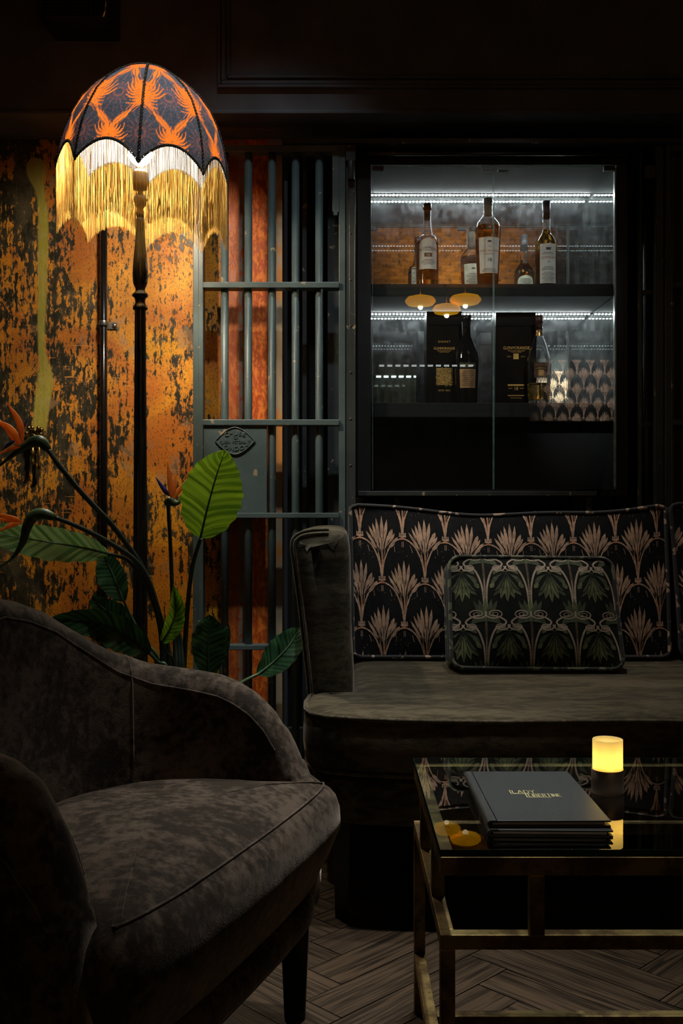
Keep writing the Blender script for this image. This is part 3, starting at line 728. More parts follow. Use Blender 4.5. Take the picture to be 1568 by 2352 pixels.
def fan_pattern(mb, cu, W=.127, Hh=.135, x0=0, y0=0, mi=1, side=-1, k=1.0):
    u = W/500
    nx, ny = int(cu.W/W)+3, int(cu.H/Hh)+3
    for r in range(-ny, ny+1):
        for c in range(-nx, nx+1):
            ox = x0+(c+(.5 if r % 2 else 0))*W; oy = y0+r*Hh
            if abs(ox) > cu.W+W or abs(oy) > cu.H+2*Hh: continue
            A = lambda x, y: (ox+x*u, oy+y*u)
            def rb(p, w, n=10, m=mi, jag=.12, peak=None, d=.0007):
                pts = curve2([A(*q) for q in p], n)
                ws = leafw(n, w*u, peak) if peak else [w*u]*(n+1)
                ribbon(mb, cu, pts, ws, m, d, side, jag)
            for a, b, w, pk in FANL:
                mid = (lerp(a[0], b[0], .5)+(b[0]-a[0])*.06, lerp(a[1], b[1], .5))
                rb([a, mid, b], w, 12, peak=pk, jag=.1, m=mi)
            rb([(4, 80), (6, 200), (8, 400)], 16, 10, m=mi+1)
            for q in ((-12, -40), (12, 42), (-20, -70), (22, 74)): rb([(q[0]*.3, 60), (q[0], 200), (q[1], 360)], 6, 10)
            for a, b in (((6, 330), (6, 520)), ((-16, 330), (-34, 500)), ((24, 330), (50, 500)), ((-40, 330), (-90, 520)), ((44, 320), (104, 460)), ((0, 250), (-40, 400)), ((20, 250), (66, 400))):
                rb([a, b], 6, 5, m=0, d=.0012)   # dark veins
            # crown
            rb([(-40, 12), (0, 2), (40, 12)], 26, 6); 
            for q in (-32, -11, 11, 32): rb([(q, 18), (q, 50)], 14, 4)
            # arcs from this crown's apex down both sides to the crowns below
            for sg in (-1, 1):
                rb([(sg*26, -26), (sg*90, -62), (sg*150, -130), (sg*192, -220), (sg*226, -330), (sg*246, -480)], 15 if sg < 0 else 17, 30, jag=.3, d=.0010)
                rb([(sg*208, -200), (sg*236, -330), (sg*250, -500)], 7, 14, jag=.3)
            rb([(-26, -28), (0, -24), (26, -28)], 22, 6, m=mi+1)
            for q in (-8, 8): rb([(q, -60), (q, -120-abs(q))], 5, 4)
            rb([(-95, -190), (-98, -120)], 4, 4); rb([(90, -110), (112, -190)], 6, 4)
            for _ in range(9):
                qx, qy = random.uniform(-160, 160), random.uniform(-260, -60); rb([(qx, qy), (qx, qy-random.uniform(4, 14))], 4, 2, jag=0)
def striped(name, a, b, sc=60, th=.55):
    m = Mat(name); n = m.noise(scale=sc, detail=1, stretch=(1, .3, 1)); m.base(m.mix(n.step(th, th+.04), a, b)); m.set(Roughness=.8, Sheen_Weight=.3); return m.m
M_clothblack = velvet('black_print_velvet', (.006, .006, .007), (.011, .011, .012), sheen=.05, bump=.2, sc=20)
M_peach = simple('peach_print', (.46, .285, .19), .8, 0, .3, 45); M_peach2 = simple('salmon_print', (.50, .21, .10), .8, 0, .25, 45)
M_pipe_fan = striped('fan_cloth_piping', (.010, .010, .012), (.42, .28, .20), 46, .60)
def wobble(amp):
    def f(x, y, z):
        n = noise.noise(Vector((x*5, z*5, 1.7)))*amp
        return (x, y+n, z)
    return f
def back_cushion(x0, x1, zt0, zt1, label, ph):
    zb_ = .4645; yb, yt = 3.0, 3.075; W = x1-x0; Hh = .455; M = Matrix.Translation((0, 0, 0))
    ang = math.atan2(yt-yb, Hh)
    cxm = (x0+x1)/2
    M = Matrix.Translation((cxm, yb+.065, zb_)) @ Matrix.Rotation(-ang, 4, 'X') @ Matrix.Translation((0, 0, Hh/2))
    wb = wobble(.004)
    def warp(x, y, z):
        x, y, z = wb(x, y, z); v = (z/Hh+.5); u = x/(W/2)
        dz = v*(lerp(zt0, zt1, (u+1)/2)-.030*max(0, 1-u*u)**1.2+.004*math.sin(7*u))
        x = x*(1-.018*(1-v)) ; return (x, y, z+dz)
    cu = Cushion(W, Hh, .13, .02, .03, M, warp)
    o = thing('sofa_back_cushion', (cxm, yb+.07, zb_), label, 'cushion', 'fan print sofa back cushions')
    mb = cu.mesh('cover', None, o, 110, 60); fan_pattern(mb, cu, x0=ph, y0=.000)
    mb.build('cover', [M_clothblack, M_peach, M_peach2], o, fix=False)
    pp = MB(); cu.piping(pp, .006, -1); pp.build('piping', M_pipe_fan, o); pp = MB(); cu.piping(pp, .006, 1); pp.build('piping', M_pipe_fan, o)
    return o
xa, xb = .026, .971
back_cushion(xa, xb, .0, -.006, 'black velvet back cushion with peach fan print, behind the small leaf cushion', -.382)
back_cushion(.988, 1.92, .004, 0, 'black velvet back cushion with peach fan print, cut off at the right edge', .03)

# leaf pillow
M_leafcloth = velvet('green_black_print_velvet', (.007, .008, .007), (.014, .016, .013), sheen=.1, bump=.2, sc=20)
M_pg = simple('olive_green_print', (.115, .130, .055), .8, 0, .45, 70); M_pg2 = simple('dark_green_print', (.055, .068, .034), .8, 0, .45, 70)
M_pc = simple('cream_line_print', (.40, .31, .24), .8, 0, .2, 40); M_pb = simple('brown_stem_print', (.085, .055, .03), .8, 0, .3, 40)
def spiral(cx, cy, r, turns, dirn, st, n=60, sy=.55):
    return [(cx+dirn*r*(1-t*.86)*math.cos(st+2*PI*turns*t), cy+sy*r*(1-t*.86)*math.sin(st+2*PI*turns*t)) for t in [i/n for i in range(n+1)]]
def lotus_pattern(mb, cu, x0, y0):
    u = .119/570
    for r in range(-2, 3):
        for c in range(-3, 4):
            ox, oy = x0+c*570*u, y0+r*780*u
            def rb(p, w, n=12, m=1, jag=.05, pk=None, d=.0007):
                ribbon(mb, cu, curve2([(ox+a*u, oy+b*u) for a, b in p], n), leafw(n, w*u, pk) if pk else [w*u]*(n+1), m, d, -1, jag)
            for a, w in ((-150, 70), (-75, 66), (0, 72), (78, 72), (160, 70)):    # drooping leaf fan
                rb([(0, 0), (a*.55, -190), (a*1.15, -390+abs(a)*.5)], w, 14, 1 if abs(a) < 100 else 2, pk=.6)
                rb([(0, -10), (a*.55, -190), (a*1.1, -340+abs(a)*.5)], 7, 10, 0, d=.0012)
            for sg in (-1, 1):
                rb([(0, 10), (sg*90, 50), (sg*165, -20)], 70, 10, 1, pk=.6); rb([(sg*20, 0), (sg*120, -60), (sg*200, -150)], 56, 12, 2, pk=.7)
                rb([(sg*150, -120), (sg*215, -210)], 60, 8, 1, pk=.6)
                # cream bell curves falling from the crown of each bell to the stem
                rb([(sg*60, 95), (sg*170, 40), (sg*245, -150), (sg*268, -380), (sg*262, -470)], 24, 30, 3)
                rb([(sg*262, -470), (sg*200, -560), (sg*90, -600), (sg*35, -660), (sg*130, -740), (sg*60, -780+95)], 22, 34, 3)
                rb([(sg*285, -80), (sg*283, -260), (sg*290, -420)], 8, 12, 3)
                ribbon(mb, cu, [(ox+a*u, oy+b*u) for a, b in spiral(sg*95, 70, 92, 1.9, sg, 2.6)], [17*u*(1-i/90) for i in range(61)], 3, .0010)
                ribbon(mb, cu, [(ox+a*u, oy+b*u) for a, b in spiral(sg*175, -545, 120, 2.1, -sg, 2.6)], [17*u*(1-i/90) for i in range(61)], 3, .0010)
            # stem and rising leaf fan half a cell across
            rb([(285, 150), (287, -100), (285, -420), (290, -640)], 30, 24, 4)
            for a, w in ((-150, 60), (-80, 62), (0, 60), (80, 62), (150, 60)):
                rb([(285, -650), (285+a*.5, -520), (285+a, -330-abs(a)*.3)], w, 12, 2 if a else 1, pk=.6, d=.0009)
            for sg in (-1, 1): rb([(285, -640), (285+sg*110, -620), (285+sg*190, -690)], 80, 10, 2, pk=.5, d=.0009)
pw = thing('leaf_cushion', P(1220, 1555, 2.80), 'small black and green leaf-print cushion standing on the sofa seat', 'cushion')
PW, PH = .452, .305
Mp = Matrix.Translation((P(1224, 0, 2.80).x, 2.80, .468)) @ Matrix.Rotation(math.radians(-14), 4, 'X') @ Matrix.Rotation(math.radians(.4), 4, 'Y') @ Matrix.Rotation(math.radians(1.5), 4, 'Z') @ Matrix.Translation((0, 0, PH/2))
def pwarp(x, y, z):
    v = z/PH+.5; n = noise.noise(Vector((x*6, z*6, 4)))*.004
    return (x*(1+.035*(1-v))+.018*(.5-v)*-1*0+(-.010*(v-.5)), y+n, z)
pc_ = Cushion(PW, PH, .085, .032, .030, Mp, pwarp)
mb = pc_.mesh('cover', None, pw, 80, 56); lotus_pattern(mb, pc_, -.075, .105)
mb.build('cover', [M_leafcloth, M_pg, M_pg2, M_pc, M_pb], pw, fix=False)
M_pipe_leaf = striped('leaf_cloth_piping', (.012, .014, .012), (.12, .13, .07), 50, .52)
for sd_ in (-1, 1):
    pp = MB(); pc_.piping(pp, .0055, sd_); pp.build('piping', M_pipe_leaf, pw)

# ------------------------------------------------------------------ sofa
def inset(poly, d):
    n = len(poly); out = []
    for i in range(n):
        a, b, c = Vector(poly[i-1]), Vector(poly[i]), Vector(poly[(i+1) % n])
        e1, e2 = (b-a).normalized(), (c-b).normalized(); n1, n2 = Vector((-e1.y, e1.x)), Vector((-e2.y, e2.x)); m = (n1+n2)
        m = m.normalized() if m.length > 1e-6 else n1; k = max(.35, m.dot(n1)); out.append(tuple(b+m*d/k))
    return out
def smooth_poly(pts, n):
    q = [Vector((*p, 0)) for p in pts]; out = []; m = len(q)
    for i in range(n):
        t = i/n*m; k = int(t); u = t-k; a, b, c, d = q[(k-1) % m], q[k % m], q[(k+1) % m], q[(k+2) % m]
        p = .5*((2*b)+(c-a)*u+(2*a-5*b+4*c-d)*u*u+(3*b-a-3*c+d)*u**3); out.append((p.x, p.y))
    return out
sofa = thing('sofa', (.95, 2.75, 0), 'olive brown velvet sofa with tall arm against the cabinet', 'sofa')
SX = 1.955  # inner right
MIR = lambda x: 1.955-x
def dens(pts, step=.03):
    out = []
    for i in range(len(pts)):
        a, b = Vector(pts[i]), Vector(pts[(i+1) % len(pts)]); n = max(1, int((b-a).length/step))
        out += [tuple(a.lerp(b, k/n)) for k in range(n)]
    return out
left = [(.030, 3.10), (.030, 2.535), (-.060, 2.525), (-.080, 2.50), (-.087, 2.42), (-.083, 2.33), (-.068, 2.27), (-.035, 2.235), (.03, 2.212), (.12, 2.198), (.30, 2.188), (.70, 2.180)]
foot = left+[(MIR(x), y) for x, y in left[::-1]]
foot = dens(foot)
# orientation: counter-clockwise needed for positive inset
def area(p): return sum(p[i-1][0]*p[i][1]-p[i][0]*p[i-1][1] for i in range(len(p)))
if area(foot) < 0: foot = foot[::-1]
def wob(ring, z, amp=.003, s=6): return [(x+noise.noise(Vector((x*s, y*s, z*9)))*amp, y+noise.noise(Vector((x*s, y*s, z*9+4)))*amp, z+noise.noise(Vector((x*3, y*3, 8)))*amp) for x, y in ring]
mb = MB()
rings = [wob(inset(foot, d), z) for d, z in ((.03, .325), (.010, .330), (.0, .345), (-.004, .385), (-.001, .425), (.002, .444), (.010, .4545), (.03, .460), (.07, .463))]
mb.loft(rings, sm=True); mb.build('seat_cushion', M_velvet_sofa, sofa)
M_welt = velvet('sofa_welt', (.05, .042, .028), (.14, .12, .08), sheen=.5)
for z, d in ((.4525, .002), (.331, .004)):
    pth = [p for p in wob(inset(foot, d), z) if p[1] < 2.56]
    # order along the front
    seg = sorted(range(len(pth)), key=lambda k: 0)
    runs = []; cur = [pth[0]]
    for a, b in zip(pth, pth[1:]):
        if (Vector(a)-Vector(b)).length < .08: cur.append(b)
        else: runs.append(cur); cur = [b]
    runs.append(cur)
    wm = MB()
    for r in runs:
        if len(r) > 2: wm.tube(r, .0045, 8)
    wm.build('seat_welt', M_welt, sofa)
base = inset(foot, .02)
mb = MB(); mb.loft([[(x, y, z) for x, y in inset(foot, d)] for d, z in ((.04, .214), (.024, .218), (.020, .24), (.018, .30), (.03, .328))]); mb.build('base', M_velvet_sofa, sofa)
mb = MB(); mb.box((-.05, 3.245, .2), (MIR(-.05), 3.36, .80)); mb.build('back_frame', M_velvet_sofa, sofa, bevel=.03)
YA = 2.52
armo = [(728, 1915), (716, 1800), (708, 1600), (697, 1490), (683, 1370), (670, 1275), (668, 1252), (672, 1236), (686, 1224), (712, 1217), (755, 1215), (785, 1219), (798, 1232), (802, 1262), (804, 1320), (806, 1400), (809, 1490), (812, 1580), (814, 1700), (816, 1915)]
arm2 = [((x-784)*YA/F, H-(y-1176)*YA/F) for x, y in armo]
arm2 = smooth_poly(arm2, 110)
if area(arm2) < 0: arm2 = arm2[::-1]
def arm(mirror, nm):
    fx = (lambda x: MIR(x)) if mirror else (lambda x: x)
    mb = MB(); rs = []
    for t, y in ((.050, YA-.024), (.030, YA-.021), (.016, YA-.014), (.006, YA-.004), (.0, YA+.012), (-.002, YA+.1), (-.002, YA+.3), (0, YA+.5), (0, 3.24), (.02, 3.27)):
        rs.append([(fx(x)+noise.noise(Vector((x*9, z*9, y*5)))*.003, y+noise.noise(Vector((x*14, z*14, 3)))*.003, z) for x, z in inset(arm2, t)])
    mb.loft(rs, sm=True); a = mb.build(nm, M_velvet_sofa, sofa)
    w_ = MB()
    for d, y in ((.001, YA+.002), (.010, YA-.012)):
        pth = [(fx(x), y-.001, z) for x, z in inset(arm2, d) if x < -.004*0+(-.03) or z > .86]
        pth = [p for p in pth if p[2] > .24]
        # sort along the outline: from bottom outer up and over
        idx = max(range(len(pth)), key=lambda k: (Vector(pth[k])-Vector(pth[k-1])).length); pth = pth[idx:]+pth[:idx]
        w_.tube(pth, .0035, 8)
    w_.build('arm_welt', M_welt, a)
arm(False, 'arm'); arm(True, 'arm')
for x, y in ((.0, 2.285), (MIR(.0), 2.285), (.0, 3.18), (MIR(.0), 3.18)):
    MB().loft([[(x+a*h, y+b*h, z) for a, b in ((-1, -1), (1, -1), (1, 1), (-1, 1))] for h, z in ((.014, 0), (.020, .22))], sm=False).build('leg', M_blackgloss, sofa, bevel=.002)
# ------------------------------------------------------------------ coffee table
TX0, TX1, TY0, TY1, TZ = .1305, 1.13, 1.35, 1.853, .455
tab = thing('coffee_table', ((TX0+TX1)/2, (TY0+TY1)/2, 0), 'rectangular bronze frame coffee table with glass top', 'table')
B = .0195
tm = MB(); tm.box((TX0, TY0, TZ-.0095), (TX1, TY1, TZ))
glm = thin_glass('table_glass', (.90, .96, .93)); 
tm.build('glass_top', glm, tab)
em = MB()
em.box((TX0-.0006, TY0-.0006, TZ-.0095), (TX1, TY0, TZ)).box((TX0-.0006, TY0, TZ-.0095), (TX0, TY1, TZ)).box((TX0, TY1, TZ-.0095), (TX1, TY1+.0006, TZ))
em.build('glass_edge', simple('dark_green_glass_edge', (.012, .045, .038), .08), tab, fix=False)
def bar(a, b, nm, bv=.0012): return MB().box(a, b).build(nm, M_bronze, tab, bevel=bv)
zt = TZ-.010
for y in (TY0, TY1-B): bar((TX0, y, zt-.0245), (TX1, y+B, zt), 'top_rail')
for x in (TX0, TX1-B): bar((x, TY0+B, zt-.0245), (x+B, TY1-B, zt), 'top_rail')
zm = .342
for y in (TY0, TY1-B): bar((TX0, y, zm-.0195), (TX1, y+B, zm), 'middle_rail')
for x in (TX0, TX1-B): bar((x, TY0+B, zm-.0195), (x+B, TY1-B, zm), 'middle_rail')
for x in (TX0, TX1-B):
    for y in (1.485, 1.695): bar((x+.0005, y, zm), (x+B-.0005, y+B, zt-.0245), 'short_post')
for y in (TY0+.0005, TY1-B+.0005):
    for x in (.2486, .993): bar((x, y, zm), (x+B, y+B-.001, zt-.0245), 'short_post')
for x in (TX0, TX1-B):
    for y in (TY0, TY1-B): bar((x, y, 0), (x+B, y+B, zm-.0195), 'leg')
    bar((x, TY0+B, .09), (x+B, TY1-B, .1095), 'bottom_rail')
bar((TX0+B, 1.605, .09), (TX1-B, 1.625, .1095), 'bottom_rail')

# ------------------------------------------------------------------ menus
M_leather = Mat('dark_leatherette'); q = M_leather.noise(scale=420, detail=2); M_leather.base((.020, .026, .028)); M_leather.set(Roughness=.42); M_leather.bump(q, .18, .0006); M_leather = M_leather.m
M_page = simple('menu_pages', (.42, .36, .30), .7, noise_amt=.1)
def menu(label, M, z0, text):
    W, D, T = .171, .268, .0098
    o = thing('menu_book', (M @ Vector((0, 0, z0))), label, 'menu', 'menus on the glass table')
    T4 = lambda x, y, z: tuple(M @ Vector((x, y, z0+z)))
    def tb(a, b):
        m = MB().box(a, b); m.v = [T4(*v) for v in m.v]; return m
    tb((-W/2+.006, -D/2, 0), (W/2, D/2, .0026)).build('cover', M_leather, o, bevel=.0009)
    c = tb((-W/2+.012, -D/2, T-.0026), (W/2, D/2, T)); c.build('cover', M_leather, o, bevel=.0009)
    m = MB(); n = 10   # rounded spine
    prof = [(-W/2+.0065-.0065*math.sin(PI*i/n), T/2-T/2*math.cos(PI*i/n)) for i in range(n+1)]
    prof += [(-W/2+.014, T), (-W/2+.0165, T-.0016), (-W/2+.0165, T-.003), (-W/2+.0065, T-.003)]+[(-W/2+.0065-.003*math.sin(PI*i/n), T/2+(T/2-.003)*math.cos(PI*i/n)) for i in range(1, n)]+[(-W/2+.0065, .003)]
    m.loft([[T4(x, y, z) for x, z in prof] for y in (-D/2, D/2)], sm=False); m.build('spine', M_leather, o, fix=True)
    tb((-W/2+.008, -D/2+.004, .0030), (W/2-.008, D/2-.004, T-.0031)).build('pages', M_page, o)
    if text:
        g = MB()
        def ln(pts, w=.0011):
            for a, b in zip(pts, pts[1:]):
                a, b = Vector(a), Vector(b); t = (b-a).normalized(); nn = Vector((-t.y, t.x))*w/2; t = t*w*.4
                q = [a-t+nn, b+t+nn, b+t-nn, a-t-nn]; g.add([T4(p.x, p.y, T+.0004) for p in q], [(0, 1, 2, 3)])
        gl = {'L': [[(0, 1), (0, 0), (.6, 0)]], 'A': [[(0, 0), (.45, 1), (.9, 0)], [(.2, .35), (.7, .35)]], 'D': [[(0, 0), (0, 1), (.5, 1), (.8, .7), (.8, .3), (.5, 0), (0, 0)]], 'Y': [[(0, 1), (.4, .5), (.8, 1)], [(.4, .5), (.4, 0)]],
              'I': [[(0, 0), (0, 1)]], 'B': [[(0, 0), (0, 1), (.55, 1), (.6, .6), (.5, .5), (0, .5)], [(.5, .5), (.7, .3), (.6, 0), (0, 0)]], 'E': [[(.6, 1), (0, 1), (0, 0), (.6, 0)], [(0, .5), (.5, .5)]],
              'R': [[(0, 0), (0, 1), (.5, 1), (.6, .7), (.5, .5), (0, .5)], [(.25, .5), (.65, 0)]], 'T': [[(0, 1), (.8, 1)], [(.4, 1), (.4, 0)]], 'N': [[(0, 0), (0, 1), (.7, 0), (.7, 1)]]}
        def word(wd, x, y, h, kx):
            x00 = x
            for ch in wd:
                mx_ = 0
                for st in gl[ch]:
                    ln([(x+a*kx, y+b*h) for a, b in st]); mx_ = max(mx_, max(a for a, b in st))
                x += (mx_+.32)*kx
            return x
        sy = .022
        x0 = -.026
        ln([(x0-.0035, .019), (x0-.0035, -.0010), (x0+.024, -.0010)], .0013)
        word('LADY', x0, .002, .016, .0082)
        x1 = -.005
        ln([(x1-.0038, .001), (x1-.0038, -.0200), (x1+.032, -.0200)], .0013)
        word('LIBERTINE', x1, -.0170, .0155, .0066)
        g.build('gold_title', simple('gold_title_foil', (.95, .88, .42), .5, .2, .1), o, fix=False)
    return o
def rotz(x, y, a): return Matrix.Translation((x, y, 0)) @ Matrix.Rotation(math.radians(a), 4, 'Z')
menu('dark green menu lying underneath the titled one on the glass table', rotz(.289, 1.535, -1.4), TZ, False)
menu('dark green LADY LIBERTINE menu lying on top of another on the glass table', rotz(.2855, 1.545, .2), TZ+.0101, True)

# ------------------------------------------------------------------ candle holder
kY = 1.625; kX = P(1395, 0, kY).x
kd = thing('candle_holder', (kX, kY, TZ), 'lit frosted yellow glass candle light in a bronze cup on the table', 'candle holder')
MB().lathe([(.0005, TZ), (.0245, TZ), (.0253, TZ+.001), (.0253, TZ+.037), (.0245, TZ+.038), (.0238, TZ+.037), (.0238, TZ+.030), (.0005, TZ+.030)], (kX, kY, 0), 48).build('metal_cup', simple('brushed_gunmetal', (.32, .26, .21), .45, .8, .15), kd)
fg = Mat('frosted_amber_glass'); N, L = fg.N, fg.L
tr = N.new('ShaderNodeBsdfTranslucent'); tr.inputs[0].default_value = (1.0, .88, .50, 1)
df = N.new('ShaderNodeBsdfDiffuse'); df.inputs[0].default_value = (.95, .85, .50, 1)
mx = N.new('ShaderNodeMixShader'); mx.inputs[0].default_value = .35; L.new(tr.outputs[0], mx.inputs[1]); L.new(df.outputs[0], mx.inputs[2])
g_ = N.new('ShaderNodeBsdfGlossy'); g_.inputs['Roughness'].default_value = .3; mx2 = N.new('ShaderNodeMixShader'); mx2.inputs[0].default_value = .04
L.new(mx.outputs[0], mx2.inputs[1]); L.new(g_.outputs[0], mx2.inputs[2]); L.new(mx2.outputs[0], fg.out.inputs[0])
MB().lathe([(.0225, TZ+.031), (.0236, TZ+.032), (.0236, TZ+.0845), (.0230, TZ+.0850), (.0224, TZ+.0845), (.0216, TZ+.033)], (kX, kY, 0), 48).build('glass_cup', fg.m, kd)
MB().lathe([(.0005, TZ+.031), (.016, TZ+.031), (.016, TZ+.042), (.0005, TZ+.043)], (kX, kY, 0), 24).build('tealight', simple('wax', (.7, .6, .4), .5), kd)
MB().lathe([(.0004, TZ+.044), (.0035, TZ+.048), (.0045, TZ+.052), (.003, TZ+.058), (.0005, TZ+.064)], (kX, kY, 0), 12).build('flame', emis('flame_glow', (1, .84, .50), CANDLE*100), kd)

# ------------------------------------------------------------------ armchair
CA = math.radians(-20); fw = Vector((math.cos(CA), math.sin(CA))); sw = Vector((-math.sin(CA), math.cos(CA))); CO = Vector((-.175, 1.49))
ch = thing('barrel_armchair', (CO.x, CO.y, 0), 'worn taupe velvet barrel armchair in the left foreground', 'armchair')
def cw(u, v, z): p = CO+fw*u+sw*v; return (p.x, p.y, z)
def inner(t):
    """t 0 (far front) .. 1 (near front)"""
    a = PI*t; c, s_ = math.cos(a), math.sin(a); n = 2.6
    return (-.365*abs(s_)**(2/n)+.005, .325*math.copysign(abs(c)**(2/n), c))
NT = 140
ts = [.5-.5*math.cos(PI*i/NT)*(1) for i in range(NT+1)]
def topz(t):
    d = abs(t-.5)*2      # 1 at the ends
    z = interp(t, [0, .02, .05, .075, .1, .125, .15, .2, .25, .3, .35, .4, .45, .5, .55, .6, .65, .7, .75, .8, .9, .925, .95, .975, .99, 1], [.42, .43, .495, .541, .57, .588, .6, .613, .625, .649, .692, .731, .753, .765, .755, .733, .695, .655, .64, .632, .625, .618, .60, .55, .50, .44])
    return z
# arc-length like t for even spacing: sample then reparametrise
raw = [inner(i/600) for i in range(601)]; acc = [0]
for a, b in zip(raw, raw[1:]): acc.append(acc[-1]+math.hypot(a[0]-b[0], a[1]-b[1]))
def inn(s_): 
    q = s_*acc[-1]; k = min(max(int(np.searchsorted(acc, q)), 1), 600); f = (q-acc[k-1])/max(1e-9, acc[k]-acc[k-1]); a, b = raw[k-1], raw[k]
    return (lerp(a[0], b[0], f), lerp(a[1], b[1], f))
rows = []
for i in range(NT+1):
    s_ = .5-.5*math.cos(PI*(.04+.92*i/NT))/math.cos(PI*.04)
    u, v = inn(s_); a, b = inn(max(0, s_-.01)), inn(min(1, s_+.01)); tx, ty = b[0]-a[0], b[1]-a[1]; l = math.hypot(tx, ty); nx, ny = -ty/l, tx/l
    # outward normal
    if nx*(u+.12)+ny*v < 0: nx, ny = -nx, -ny
    if s_ < .06 or s_ > .94: nx, ny = 0, math.copysign(1, v)
    zt_ = topz(s_); th = .082 if abs(s_-.5) < .46 else .082*lerp(.80, 1, (1-abs(s_-.5)*2)/.08)
    lean = .05
    row = []
    def pt(off, z, extra=0):
        h = max(0, z-.40); o_ = off+lean*h*(1 if 1 else 0)
        uu = u+nx*o_; vv = v+ny*o_
        n = noise.noise(Vector((uu*7, vv*7, z*7)))*.0035
        return cw(uu+nx*n+.0, vv+ny*n, z+n)
    zb0 = .40 if zt_ > .41 else zt_-.01
    zin = [lerp(.395, zt_-.045, k/8) for k in range(9)]
    if zt_ < .46: zin = [lerp(.37, zt_-.02, k/8) for k in range(9)]
    row += [pt(0, z) for z in zin]
    r = th/2; zc = zin[-1]
    for k in range(1, 12):
        aa = PI*k/12; row.append(pt(r-r*math.cos(aa), zc+(zt_-zc)*math.sin(aa)))
    zo = [lerp(zc, .235, k/8) for k in range(1, 9)]
    row += [pt(th+.004*math.sin(PI*(zc-z)/max(.01, zc-.235)), z) for z in zo]
    row += [pt(th-.008, .206), pt(th-.02, .198), pt(0, .198)]
    rows.append(row)
mb = MB(); mb.grid(rows, closev=True)
k = len(rows[0]); 
mb.f.append(list(range(k))[::-1]); mb.mi.append(0); mb.sm.append(True); mb.f.append([NT*k+j for j in range(k)]); mb.mi.append(0); mb.sm.append(True)
bs = mb.build('backrest', M_velvet_chair, ch)
# piping seam over the arm (the pale stitched line) and along the arm edge
M_seam = velvet('taupe_welt', (.05, .042, .036), (.17, .14, .12), sheen=.5)
def rowpath(i, a, b): return [Vector(rows[i][j]) for j in range(a, b)]
iS = min(range(NT+1), key=lambda i: (Vector(rows[i][12])-P(262, 1500, 1.95)).length)
MB().tube(rowpath(iS, 2, 22), .0018, 6).build('seam', M_seam, bs)
# edge seam lines
for jj in (9, 20):
    MB().tube([Vector(rows[i][jj]) for i in range(0, NT+1) if rows[i][12][2] > .50], .0017, 6).build('edge_seam', M_seam, bs)
# seat
def seat_out(n=120):
    out = []
    for i in range(n//2):
        s_ = .035+.93*i/(n//2-1); u, v = inn(s_); out.append((u*1.0+.004, v))
    m = n//2
    for i in range(1, m):
        a = PI*i/m; # from near (v=-) to far (v=+) across the front
        uu = .008+.062*abs(math.sin(a))**.45; vv = -.345*math.copysign(abs(math.cos(a))**.85, math.cos(a))*(1+.07*abs(math.sin(a))**.5); out.append((uu, vv))
    for _ in range(4): out = [((out[k-1][0]+out[k][0]*2+out[(k+1) % len(out)][0])/4, (out[k-1][1]+out[k][1]*2+out[(k+1) % len(out)][1])/4) for k in range(len(out))]
    return out
so = seat_out(); so = so if area(so) > 0 else so[::-1]
def sring(d, z, dome=0, k=0):
    r = []
    for (x, y) in inset(so, d):
        x, y = lerp(x, -.12, k), lerp(y, 0, k)
        n = noise.noise(Vector((x*6, y*6, z*5)))*.005+noise.noise(Vector((x*18, y*18, z*12)))*.0022
        r.append(cw(x+n, y+n*.6, z+n*.9+(0 if not dome else dome)))
    return r
mb = MB()
prof = [(.030, .246), (.012, .250), (.0, .262), (-.006, .29), (-.011, .325), (-.012, .355), (-.010, .385), (-.004, .405), (.006, .417), (.015, .4225), (.024, .4275)]
prof = prof[4:]
mb.loft([sring(d, z, k=k) for d, z, k in ((.030, .246, .09), (.022, .250, .08), (.014, .262, .065), (.006, .290, .04))]+[sring(-.004, .318, k=.022)]+[sring(d, z) for d, z in prof[1:]]+[sring(.024, z, k=k) for k, z in ((.08, .434), (.2, .441), (.35, .447), (.52, .451), (.7, .454), (.86, .455), (.97, .4555))])
st = mb.build('seat', M_velvet_chair, ch)
p_ = sring(.017, .4255); fr_ = [(Vector(q[:2])-CO).dot(fw) > .022 for q in p_]; k0 = next(k for k in range(len(p_)) if fr_[k] and not fr_[k-1]); p_ = [q for q, f in zip(p_[k0:]+p_[:k0], fr_[k0:]+fr_[:k0]) if f]; MB().tube(p_, .0017, 6).build('seat_seam', M_seam, st)
mb = MB(); mb.loft([sring(d, z, k=.09) for d, z in ((.03, .196), (.012, .199), (.006, .212), (.006, .232), (.014, .246), (.04, .25))]); mb.build('base_band', M_velvet_chair, ch)
for (u, v) in ((-.030, .352), (-.030, -.34), (-.31, .22), (-.31, -.22)):
    x, y, _ = cw(u, v, 0)
    MB().loft([[(x+a*h, y+b*h, z) for a, b in ((-1, -1), (1, -1), (1, 1), (-1, 1))] for h, z in ((.0185, 0), (.028, .238))], sm=False).build('leg', M_blackgloss, ch, bevel=.003)

